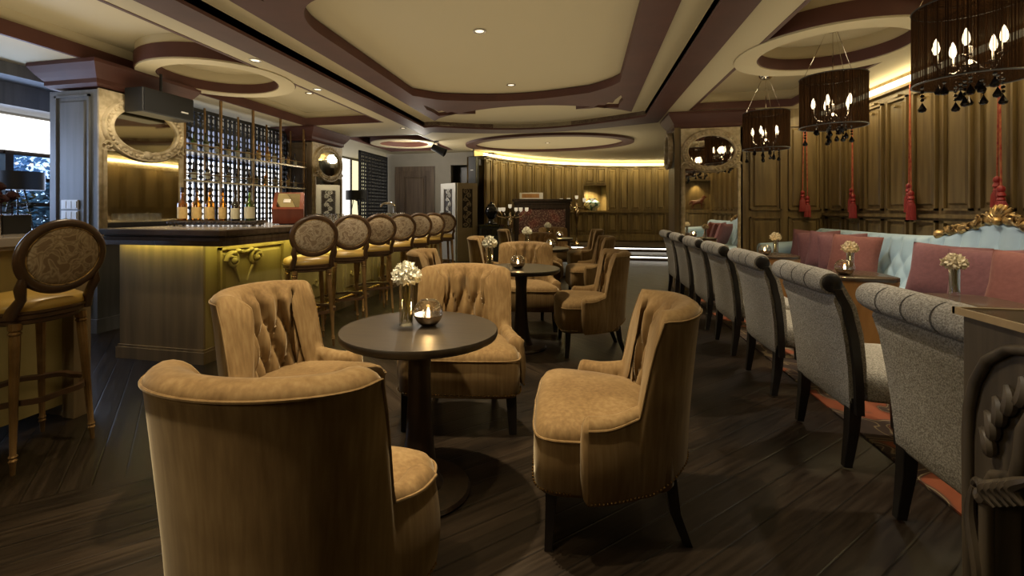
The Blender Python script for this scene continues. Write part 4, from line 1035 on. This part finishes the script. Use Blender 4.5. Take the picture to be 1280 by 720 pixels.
for kk, ch in (('amber', 'amber'), ('slim', 'slim'), ('green', 'green'), ('dark', 'dark')):
    for c in B[ch].children:
        if c.name.startswith('bottle_glass') and kk in ('amber', 'slim'):
            pass
trayc = Vector((-3.38, 3.74, 1.094)); td = Vector((.976, .2187, 0)).normalized()
tr = thing('bottle_tray', 'long dark carved tray carrying six large bottles on the bar end', 'tray', trayc, math.atan2(td.y, td.x))
MB().box(-.40, .40, -.085, .085, .014, .03).build('tray_floor', 'bartop', tr, smooth=0)
mb = MB(); mb.tube([(-.41, -.095, .04), (.41, -.095, .04), (.43, 0, .048), (.41, .095, .04), (-.41, .095, .04), (-.43, 0, .048)], .014, 8, True)
for k in range(24): mb.ball((-.40 + .035 * k, -.103, .036), (.016, .01, .013), 8, 5)
mb.build('carved_rim', 'darkwood', tr)
for sx in (-.37, .37):
    for sy in (-.07, .07): MB().ball((sx, sy, .012), .0125, 8, 6).build('foot', 'darkwood', tr)
BT = [('amber', -.335, 'amber whisky bottle with pale neck, nearest the column mirror on the tray'), ('amber', -.20, 'amber bottle with dark stopper, second on the tray from the column mirror'), ('amber', -.075, 'amber bottle with golden label, third on the tray from the column mirror'),
      ('slim', .045, 'slim amber bottle with tall copper stopper on the tray beside the dark bottle'), ('dark', .165, 'dark brown bottle with low cream label on the tray'), ('green', .30, 'green bottle with big cream label at the tray end by the red box')]
for k, a, lab in BT:
    p = trayc + td * a; dup(B[k], (p.x, p.y, p.z + .031), rnd.uniform(0, 6), lab, group='bottles on the bar tray')
SHN = {1.62: 'lower', 2.0: 'upper'}; first = True
used = {k: False for k in B}
small = {}
for z in (1.62, 2.0):
    for i in range(13):
        k = rnd.choice(['amber', 'dark', 'green', 'dark', 'slim']); y = 4.93 + .2 * i + rnd.uniform(-.02, .02)
        o = dup(B[k], (-4.99 + rnd.uniform(-.04, .02), y, z + .0125), rnd.uniform(0, 6), '%s bottle on the %s back bar shelf, %s from the blue grey column' % ({'amber': 'amber', 'dark': 'dark brown', 'green': 'green', 'slim': 'slim amber'}[k], SHN[z], ORD[i]), group='bottles on the back bar shelves')
        s_ = rnd.uniform(.72, .9); o.scale = (s_, s_, s_)
for k in B:
    for c in list(B[k].children): bpy.data.objects.remove(c)
    bpy.data.objects.remove(B[k])

t = thing('display_box', 'open red lacquered display box with glass lid tilted on the bar', 'box', (-3.08, 4.4, 1.097), R(-58))
mb = MB().box(-.21, .21, -.15, .15, 0, .17); mt = Matrix.Translation((0, 0, .098)) @ Matrix.Rotation(R(26), 4, 'Y') ; mb.xf(mt).build('box_body', 'redwood', t, smooth=0, bevel=.006)
MB().box(-.17, .17, -.11, .11, .1705, .1725).xf(mt).build('lid_glass', 'oldmirror', t, smooth=0)
MB().box(-.02, .06, -.05, .02, .173, .175).xf(mt).build('card', 'white', t, smooth=0)
MB().prism([(-.19, 0), (.05, 0), (.05, .05), (-.16, .15)], -.1, .1, 'y').build('stand', 'redwood', t, smooth=0)
def make_glass():
    o = MB().lathe([(.028, 0), (.034, .10), (.031, .10), (.026, .006), (.0001, .006)], 16).build('drinking_glass', 'glass', smooth=40); return o
g0 = make_glass(); gi = 0
for row, (yy, n_, x_) in enumerate(((5.15, 7, -3.22), (7.3, 10, -3.3))):
    for i in range(n_):
        for j in range(2):
            o = g0 if gi == 0 else g0.copy()
            if gi: C.objects.link(o)
            o.location = (x_ - .095 * j, yy + .1 * i, 1.0945); gi += 1
            tag(o, 'clear drinking glass in the upright row on the bar past the %s' % ('red box' if row == 0 else 'first four stools'), 'glass', 'glasses past the red box' if row == 0 else 'glasses farther along the bar')
t = thing('beer_tap', 'shiny chrome swan neck tap rising over the bar', 'tap', (-3.60, 8.45, 1.094), R(60))
MB().lathe([(.035, 0), (.035, .012), (.022, .02), (.02, .12)], 18).build('base', 'chrome', t)
MB().tube([(0, 0, .1), (0, 0, .2), (-.02, 0, .25), (-.07, 0, .275), (-.24, 0, .275), (-.30, 0, .25), (-.32, 0, .2)], .022, 12).build('spout', 'chrome', t)

# ------------------------------------------------------------------ chandeliers
def make_chandelier():
    t = thing('drum_chandelier', 'x', 'chandelier')
    zb, zt, r = 2.03, 2.5, .265
    MB().lathe([(.0001, 2.93), (.05, 2.935), (.075, 2.96), (.085, 2.985), (.0001, 2.985)], 24).build('canopy', 'chrome', t)
    MB().tube([(0, 0, 2.94), (0, 0, 2.2)], .006, 8).build('stem_rod', 'chrome', t)
    for k in range(3):
        a = 2 * PI * k / 3 + .4; MB().tube([(.05 * math.cos(a), .05 * math.sin(a), 2.94), (r * .97 * math.cos(a), r * .97 * math.sin(a), zt - .01)], .0022, 5).build('suspension_wire', 'chrome', t)
    MB().lathe([(r, zb), (r, zt)], 72).build('string_shade', 'string', t, smooth=80)
    for z in (zb, zt): MB().tube([(r * math.cos(2 * PI * i / 48), r * math.sin(2 * PI * i / 48), z) for i in range(48)], .005, 6, True).build('shade_ring', 'black', t)
    MB().tube([(-r, 0, zt - .012), (r, 0, zt - .012)], .004, 6).tube([(0, -r, zt - .012), (0, r, zt - .012)], .004, 6).build('shade_spider', 'chrome', t)
    MB().lathe([(.0001, 2.08), (.03, 2.09), (.05, 2.11), (.03, 2.14), (.012, 2.16), (.012, 2.24), (.0001, 2.25)], 18).build('hub', 'chrome', t)
    MB().tube([(.14 * math.cos(2 * PI * i / 36), .14 * math.sin(2 * PI * i / 36), 2.10) for i in range(36)], .006, 6, True).build('lower_ring', 'chrome', t)
    for k in range(5):
        a = 2 * PI * k / 5 + .25; c, s_ = math.cos(a), math.sin(a); ra = .15
        ar = MB().tube([(.02 * c, .02 * s_, 2.12), (.07 * c, .07 * s_, 2.085), (.12 * c, .12 * s_, 2.10), (ra * c, ra * s_, 2.15)], .006, 8)
        ar.lathe([(.008, 2.15), (.028, 2.158), (.028, 2.162), (.011, 2.168), (.011, 2.215)], 14, (ra * c, ra * s_, 0))
        a_ = ar.build('arm', 'chrome', t)
        MB().lathe([(.006, 2.215), (.016, 2.235), (.019, 2.255), (.014, 2.285), (.006, 2.31), (.0005, 2.32)], 14, (ra * c, ra * s_, 0)).build('bulb', 'bulb', a_, smooth=80)
    for k in range(14):
        a = 2 * PI * k / 14 + .1; rr = .14 if k % 2 else .215 if k % 4 else .05
        z = 2.095 - .0 if rr < .2 else 2.06; n_ = 2 + (k * 3) % 5
        mb = MB()
        for q in range(n_): mb.ball((rr * math.cos(a), rr * math.sin(a), z - .016 - .026 * q), .010, 8, 6)
        zt_ = z - .016 - .026 * n_; mb.lathe([(.0005, zt_ + .012), (.006, zt_), (.022, zt_ - .034), (.017, zt_ - .048), (.0005, zt_ - .054)], 10, (rr * math.cos(a), rr * math.sin(a), 0))
        mb.tube([(rr * math.cos(a), rr * math.sin(a), z + .04), (rr * math.cos(a), rr * math.sin(a), zt_)], .0015, 4)
        mb.build('crystal_drop', 'blackgloss', t, smooth=30)
    return t
ch = make_chandelier()
CHL = ['black string drum chandelier largest in view, cut by the picture corner', 'black string drum chandelier hanging from the round ceiling ring', 'black string drum chandelier smallest in view, beside the pillar mirror']
for i, y in enumerate((3.42, 5.02, 6.68)):
    o = ch if i == 0 else dup(ch)
    o.location = (2.3, y, .004); o['label'] = CHL[i]; o['group'] = 'drum chandeliers'
    lamp('POINT', 'chandelier_light', (2.3, y, 2.27), 26, (1, .72, .38), .06)

# ------------------------------------------------------------------ red tassels
def make_tassel():
    t = thing('red_tassel', 'x', 'tassel')
    MB().lathe([(.012, -.01), (.016, 0), (.012, .01)], 12, (0, 0, 2.56)).tube([(0, .02, 2.56), (0, -.04, 2.56)], .005, 6).build('hook', 'brass', t)
    for sx, zz, y in ((-.03, 1.52, -.03), (.028, 1.44, -.045)):
        c = MB().tube([(sx * .3, y, 2.57)] + [(sx * (.4 + .6 * k / 12), y, 2.56 - (2.56 - zz) * k / 12) for k in range(13)], .007, 8).build('cord', 'redcord', t)
        mb = MB().lathe([(.008, zz + .01), (.024, zz - .005), (.027, zz - .03), (.018, zz - .045), (.024, zz - .052), (.03, zz - .075), (.019, zz - .09), (.024, zz - .097), (.028, zz - .11), (.02, zz - .12)], 18, (sx, y, 0))
        mb.build('tassel_head', 'red', t)
        mb = MB().lathe([(.02, zz - .115), (.033, zz - .15), (.036, zz - .29), (.0001, zz - .292)], 20, (sx, y, 0))
        for k in range(20): a = 2 * PI * k / 20; mb.tube([(sx + .02 * math.cos(a), y + .02 * math.sin(a), zz - .115), (sx + .034 * math.cos(a), y + .034 * math.sin(a), zz - .15), (sx + .038 * math.cos(a), y + .038 * math.sin(a), zz - .30)], .0045, 5)
        mb.build('tassel_fringe', 'red', t)
    return t
ts = make_tassel()
TS = [((3.40, 4.70), PI / 2 * -1 + PI, 'pair of red silk tassels on cords beside the sofa crest'), ((3.40, 5.78), PI / 2, 'pair of red tassels on the panelled wall between the two near chandeliers'), ((3.40, 6.86), PI / 2, 'pair of red tassels on the panelled wall nearest the alcove corner'), ((3.16, 7.71), 0, 'pair of red tassels on the alcove end wall past the small chandelier')]
for i, ((x, y), rz, lab) in enumerate(TS):
    o = ts if i == 0 else dup(ts)
    o.location = (x, y, 0); o.rotation_euler = (0, 0, -PI / 2 if i < 3 else 0); tag(o, lab, 'tassel', 'red wall tassels')

# ------------------------------------------------------------------ recessed downlights
def make_downlight():
    t = thing('downlight', 'x', 'ceiling light')
    MB().lathe([(.055, 0), (.06, -.006), (.045, -.008), (.04, .0)], 24).build('rim', 'steel', t); MB().lathe([(.0001, -.002), (.04, -.002)], 20, cap=False).build('lens', 'downlens', t)
    return t
dl = make_downlight()
ZP = H + .13; ZL = H + .24
DL = [(-.93, 4.13, ZP, 'recessed downlight in the middle panel of the big framed ceiling, nearer one'), (-.93, 6.0, ZP, 'recessed downlight in the big framed ceiling panel, farther one'), (-3.22, 4.05, H, 'recessed downlight on the flat strip beside the round ceiling medallion'),
      (-3.24, 5.2, H, 'recessed downlight on the flat strip between bar coffer and maroon beam'), (-3.24, 8.0, H, 'recessed downlight on the flat strip above the far bar stools'), (-4.0, 6.2, ZL, 'recessed downlight inside the coffer over the bar stools'), (-.8, 10.5, H, 'recessed downlight inside the maroon oval ceiling ring')]
for i, (x, y, z, lab) in enumerate(DL):
    o = dl if i == 0 else dup(dl)
    o.location = (x, y, z - .0005); o['label'] = lab; o['group'] = 'recessed downlights'
t = thing('spotlight', 'black adjustable spotlight hung from the ceiling near the far door', 'spotlight', (-3.15, 9.7, H))
MB().lathe([(.05, 0), (.05, -.02), (.0001, -.02)], 16).tube([(-.05, 0, -.01), (-.05, 0, -.16)], .01, 6).tube([(.05, 0, -.01), (.05, 0, -.16)], .01, 6).build('bracket', 'black', t)
MB().lathe([(.0001, -.16), (.07, -.15), (.08, .02), (.095, .16), (.085, .16), (.07, .06), (.0001, .05)], 20).xf(Matrix.Translation((.05, 0, -.19)) @ Matrix.Rotation(R(115), 4, 'Y')).build('lamp_head', 'black', t)

# ------------------------------------------------------------------ far end of the room
t = thing('folding_screen', 'two panel folding screen, one leaf white and one tan, pierced scrollwork', 'screen')
def leaf(p0, p1, m, nm):
    L = math.hypot(p1[0] - p0[0], p1[1] - p0[1]); mt = Matrix.Translation((p0[0], p0[1], 0)) @ Matrix.Rotation(math.atan2(p1[1] - p0[1], p1[0] - p0[0]), 4, 'Z')
    fm = MB().box(0, .13, -.015, .015, .02, 1.88).box(L - .13, L, -.015, .015, .02, 1.88).box(.13, L - .13, -.015, .015, 1.74, 1.88).box(.13, L - .13, -.015, .015, .02, .18).box(.13, L - .13, -.015, .015, .72, .82).box(.13, L - .13, -.008, .008, .18, .72)
    fr = fm.xf(mt).build(nm, m, t, smooth=0, bevel=.004)
    sc = MB(); r_ = random.Random(5)
    for k in range(9):
        c = (L / 2 + (.045 if k % 2 else -.045), .88 + .1 * k)
        for s_ in (1, -1):
            sc.tube([(c[0] + s_ * .058 * (1 - m_ / 17) * math.cos(.55 * m_ + k), 0, c[1] + .055 * (1 - m_ / 17) * math.sin(.55 * m_ + k)) for m_ in range(15)], [.011 * (1 - m_ / 22) for m_ in range(15)], 6)
    sc.tube([(L / 2 + .07 * math.sin(k * .9), 0, .82 + .92 * k / 24) for k in range(25)], .009, 6)
    sc.xf(mt).build('scrollwork', m, fr)
    MB().box(.13, L - .13, .009, .012, .82, 1.74).xf(mt).build('backing', 'darkwood', fr, smooth=0)
leaf((-3.42, 10.9), (-2.94, 10.52), 'screenwhite', 'white_leaf'); leaf((-2.91, 10.52), (-2.50, 10.85), 'screentan', 'tan_leaf')
t = thing('hanging_speaker', 'tall black speaker hanging over the folding screen', 'speaker', (-2.66, 11.15, 2.19), R(-8))
MB().box(-.10, .10, -.11, .11, -.36, .36).build('cabinet', 'black', t, smooth=0, bevel=.01); MB().box(-.04, .03, -.114, -.11, .02, .035).build('badge', 'white', t, smooth=0); MB().tube([(0, 0, .36), (0, 0, .56)], .015, 8).build('mount', 'black', t)
t = thing('wall_sconce', 'grey wedge shaped wall light in the dark recess over the screen', 'wall light', (-2.80, 12.39, 1.98))
MB().prism([(-.24, .13), (.24, .13), (.0, -.13)], -.09, -.0, 'y').build('wedge_shade', 'greywall', t, smooth=0, bevel=.01); MB().box(-.04, .04, -.02, .0, -.1, .08).build('back_plate', 'steel', t, smooth=0)
t = thing('black_pedestal', 'black panelled stand carrying the dark urn by the curved wall', 'stand', (-2.13, 10.72, 0), R(-6))
MB().box(-.27, .27, -.2, .2, .86, .9).build('top', 'blackgloss', t, smooth=0, bevel=.005); MB().box(-.24, .24, -.17, .17, .02, .86).box(-.25, .25, -.18, .18, .0, .07).build('body', 'black', t, smooth=0, bevel=.004); MB().box(-.19, .19, -.182, -.17, .66, .8).build('drawer', 'blackgloss', t, smooth=0, bevel=.004)
t = thing('dark_urn', 'glossy black urn on the black stand', 'urn', (-2.13, 10.72, .9))
MB().lathe([(.0001, 0), (.15, 0), (.15, .02), (.09, .04), (.06, .09), (.055, .12), (.1, .17), (.145, .26), (.15, .33), (.12, .41), (.08, .44), (.09, .47), (.07, .47), (.0001, .42)], 28).build('urn_body', 'blackgloss', t)
MB().lathe([(.10, .44), (.07, .48), (.025, .5), (.03, .53), (.0001, .545)], 20).build('lid', 'blackgloss', t)
t = thing('mosaic_cabinet', 'dark wood cabinet with a pale floral mosaic front by the curved wall', 'cabinet', (-1.10, 12.4, .13), R(9))
MB().box(-.78, .78, -.24, .2, 1.33, 1.40).box(-.74, .74, -.21, .2, 1.25, 1.33).build('cornice', 'darkwood', t, smooth=0, bevel=.006)
MB().box(-.72, .72, -.17, .2, .0, 1.25).box(-.74, .74, -.2, .2, 0, .12).box(-.72, -.60, -.2, -.17, .12, 1.25).box(.60, .72, -.2, -.17, .12, 1.25).box(-.6, .6, -.2, -.17, 1.14, 1.25).build('carcass', 'darkwood', t, smooth=0, bevel=.004)
MB().box(-.60, .60, -.18, -.172, .12, 1.14).build('mosaic_panel', 'mosaic', t, smooth=0)
t = thing('painted_box', 'low cream box with an orange floral panel on the mosaic cabinet', 'box', (-1.37, 12.42, 1.53), R(9))
MB().box(-.32, .30, -.08, .08, 0, .17).build('body', 'screenwhite', t, smooth=0, bevel=.004); MB().box(-.26, .2, -.083, -.08, .03, .14).build('painted_panel', 'orangewood', t, smooth=0)
def make_candelabra():
    t = thing('candelabra', 'x', 'candelabra')
    MB().lathe([(.0001, 0), (.17, 0), (.17, .015), (.06, .05), (.025, .1), (.02, .45), (.035, .5), (.02, .54), (.06, .75), (.07, .95), (.05, 1.0), (.025, 1.06), (.03, 1.15), (.0001, 1.2)], 20).build('stem', 'silver', t)
    for k in range(7):
        a = 2 * PI * k / 6; rr = .42 if k < 6 else 0; c, s_ = math.cos(a), math.sin(a); zt = 1.22 if k < 6 else 1.3
        ar = MB().tube([(0, 0, 1.08), (rr * .3 * c, rr * .3 * s_, 1.04), (rr * .7 * c, rr * .7 * s_, 1.08), (rr * c, rr * s_, zt - .02)], .011, 6) if k < 6 else MB().tube([(0, 0, 1.1), (0, 0, zt)], .012, 6)
        a_ = ar.build('arm', 'silver', t)
        MB().lathe([(.015, zt - .02), (.04, zt), (.047, zt + .08), (.043, zt + .08), (.036, zt + .01), (.0001, zt + .008)], 14, (rr * c, rr * s_, 0)).build('glass_cup', 'litcup', a_)
        MB().lathe([(.0001, zt + .03), (.018, zt + .02), (.016, zt + .05), (.0005, zt + .075)], 10, (rr * c, rr * s_, 0)).build('flame', 'flame', a_)
    return t
cb = make_candelabra(); cb.location = (-.20, 13.2, .26); cb['label'] = 'tall silver candelabra with lit glass cups between mosaic cabinet and wall niche'; cb['group'] = 'silver candelabras'
dup(cb, (-1.80, 11.45, 0), .3, 'tall silver candelabra with lit cups behind the dark urn')
t = thing('niche_vase', 'green and white patterned round vase in the lit wall niche', 'vase', (*arc(115.2, .18), 1.22))
MB().lathe([(.0001, 0), (.11, 0), (.12, .02), (.2, .1), (.235, .18), (.22, .25), (.14, .31), (.10, .335), (.12, .37), (.1, .37), (.08, .33), (.0001, .3)], 32).build('vase_body', 'porcelain', t)
# prancing horse in the niche behind the camera (shows in the pillar mirror)
t = thing('horse_figure', 'small dark red horse figurine in the lit niche, seen in the pillar mirror', 'figurine', (3.08, 1.46, 1.25))
MB().box(-.13, .13, -.05, .05, 0, .025).build('base', 'darkwood', t, smooth=0, bevel=.004)
SK = [((-.10, 0, .22), .045, None), ((0, 0, .215), .04, 0), ((.09, 0, .23), .048, 1), ((.13, 0, .30), .03, 2), ((.155, 0, .36), .026, 3), ((.20, 0, .345), .018, 4), ((.225, 0, .325), .013, 5),
      ((-.12, .025, .15), .022, 0), ((-.15, .025, .09), .012, 7), ((-.13, .025, .025), .011, 8), ((-.10, -.025, .15), .022, 0), ((-.125, -.025, .09), .012, 10), ((-.10, -.025, .025), .011, 11),
      ((.09, .025, .15), .018, 2), ((.09, .025, .09), .011, 13), ((.085, .025, .025), .010, 14), ((.12, -.025, .17), .018, 2), ((.165, -.025, .15), .011, 16), ((.15, -.025, .10), .009, 17),
      ((-.15, 0, .24), .016, 0), ((-.19, 0, .20), .02, 19), ((-.21, 0, .13), .010, 20), ((.155, .012, .395), .006, 4)]
me = bpy.data.meshes.new('horse_body'); me.from_pydata([s_[0] for s_ in SK], [(s_[2], i) for i, s_ in enumerate(SK) if s_[2] is not None], [])
ho = bpy.data.objects.new('horse_body', me); C.objects.link(ho); ho.parent = t
ho.modifiers.new('skin', 'SKIN'); sk = me.skin_vertices[0].data
for i, s_ in enumerate(SK): sk[i].radius = (s_[1] * 1.15, s_[1] * 1.3); sk[i].use_root = (i == 0)
ho.modifiers.new('sub', 'SUBSURF').render_levels = 2; me.materials.append(M['sorrel'])

# ------------------------------------------------------------------ carved console at the near edge
t = thing('carved_console', 'dark carved wooden console with an arched opening at the picture edge', 'console', (0, 0, 0))
xo, xi = .94, 1.0; YM = .88
half = [(1.335, 0.05), (1.335, .60), (1.30, .635), (1.25, .65), (1.235, .70), (1.23, .76), (1.20, .82), (1.13, .86), (1.0, .88)]      # edge of the opening, window side
MBp = half + [(2 * YM - y, z) for y, z in half[::-1]]
mb = MB(); mb.prism([(1.42, 0), (1.42, .985), (2 * YM - 1.42, .985), (2 * YM - 1.42, 0)] + [(2 * YM - y, .0 if i == 0 else z) for i, (y, z) in enumerate(half)] + [(y, z if i < len(half) - 1 else .0) for i, (y, z) in enumerate(half[::-1])], xo, xi, 'x')
mb.build('carved_front', 'consolewood', t, smooth=0, bevel=.004)
MB().box(.935, 1.28, .35, 1.43, .985, .997).build('top', 'bartop', t, smooth=0)
MB().box(.928, .938, .34, 1.436, .983, 1.0).box(.928, 1.28, 1.428, 1.438, .983, 1.0).build('top_edge', 'oak_edge', t, smooth=0)
for y0, y1 in ((1.38, 1.42), (.34, .38)): MB().box(1.0, 1.27, y0, y1, 0, .985).build('side_panel', 'consolewood', t, smooth=0)
MB().box(.98, 1.27, .38, 1.38, .0, .05).build('bottom_board', 'consolewood', t, smooth=0)
def mirror_pts(P): return [(x, 2 * YM - y, z) for x, y, z in P]
outc = [(.938, 1.395, 0.0), (.936, 1.395, .4), (.934, 1.395, .68), (.932, 1.388, .76), (.932, 1.37, .83), (.932, 1.335, .893), (.932, 1.28, .935), (.932, 1.2, .955), (.932, 1.05, .962), (.932, YM, .962)]
inc = [(.938, 1.345, 0.05), (.938, 1.345, .58), (.936, 1.318, .63), (.934, 1.262, .655), (.932, 1.247, .71), (.932, 1.24, .77), (.932, 1.21, .83), (.932, 1.14, .872), (.932, 1.0, .893), (.932, YM, .895)]
for P, r_ in ((outc, .012), (inc, .014)):
    for Q in (P, mirror_pts(P)): MB().tube(Q, r_, 10).build('arch_moulding', 'consolewood', t)
leafs = []
for k in range(9):
    f = k / 8; a = R(5 + 80 * f); c = (1.30 - .22 * (1 - math.cos(a)) + .06 * math.cos(a) - .02, .66 + .26 * math.sin(a))
    leafs.append([(.93 - .006 * math.sin(PI * m_ / 9), c[0] + .035 * math.cos(a + 1.2 + .28 * m_) * (1 - m_ / 14), c[1] + .045 * math.sin(a + 1.2 + .28 * m_) * (1 - m_ / 14)) for m_ in range(10)])
for k in range(5):
    leafs.append([(.93 - .008 * math.sin(PI * m_ / 9), 1.31 - .018 * k + .02 * math.sin(.5 * m_), .56 + .012 * k + .016 * m_ * .5) for m_ in range(10)])
leafs.append([(.926, 1.365 - .012 * math.sin(.55 * m_), .30 + .025 * m_) for m_ in range(12)])
leafs.append([(.93, 1.352 + .022 * (1 - m_ / 16) * math.cos(.55 * m_), .57 + .03 * (1 - m_ / 16) * math.sin(.55 * m_)) for m_ in range(14)])
for P in leafs:
    n_ = len(P); rr_l = [.004 + .010 * math.sin(PI * min(1, (m_ + .6) / n_)) for m_ in range(n_)]
    for Q in (P, mirror_pts(P)): MB().tube(Q, rr_l, 8).build('leaf_carving', 'consolewood', t)

# ------------------------------------------------------------------ garden outside the window
def bush(label, x, y, z, r, m, n, seed, cat='tree'):
    rs = random.Random(seed); t = thing('garden_tree', label, cat, (x, y, 0))
    MB().tube([(0, 0, -.1), (.05, 0, z * .6), (0, .05, z)], [.09, .07, .04], 8).build('trunk', 'darkwood', t)
    mb = MB()
    for i in range(n):
        d = Vector((rs.gauss(0, 1), rs.gauss(0, 1), rs.gauss(0, 1))).normalized() * r * rs.uniform(.35, 1); c = Vector((0, 0, z)) + Vector((d.x * .7, d.y, d.z * .95))
        u = Vector((rs.gauss(0, 1), rs.gauss(0, 1), rs.gauss(0, .6))).normalized(); v = u.orthogonal().normalized(); l = rs.uniform(.05, .11) * (1 + .35 * (r > 2))
        mb.add([c - u * l, c + v * l * .4, c + u * l, c - v * l * .4 + Vector((0, 0, .01))], [(0, 1, 2, 3)])
    mb.build('leaves', m, t, smooth=0)
bush('dark leafy garden tree seen through the window behind the black lamp', -9.2, 3.6, 1.2, 1.05, 'outleaf', 2200, 1)
bush('pale blue leafy garden tree beyond the window, upper part by the blind', -10.9, 5.9, 2.0, 1.25, 'outleaf2', 2600, 2)
bush('leafy garden tree beyond the window next to the blue grey column', -8.6, 5.9, 1.0, .85, 'outleaf', 1800, 3)
for k_, (y_, z_) in enumerate(((2.4, 2.0), (7.3, 2.4), (12.2, 2.2))): bush('tall blue green hedge tree far behind the window, %s of three' % ('nearest' if k_ == 0 else 'middle' if k_ == 1 else 'farthest'), -14.2, y_, z_, 2.3, 'outleaf2' if k_ == 1 else 'outleaf', 5200, 20 + k_)
struct(MB().box(-30, -6.9, -10, 30, -.2, -.1).build('ground_outside', 'outleaf', smooth=0))
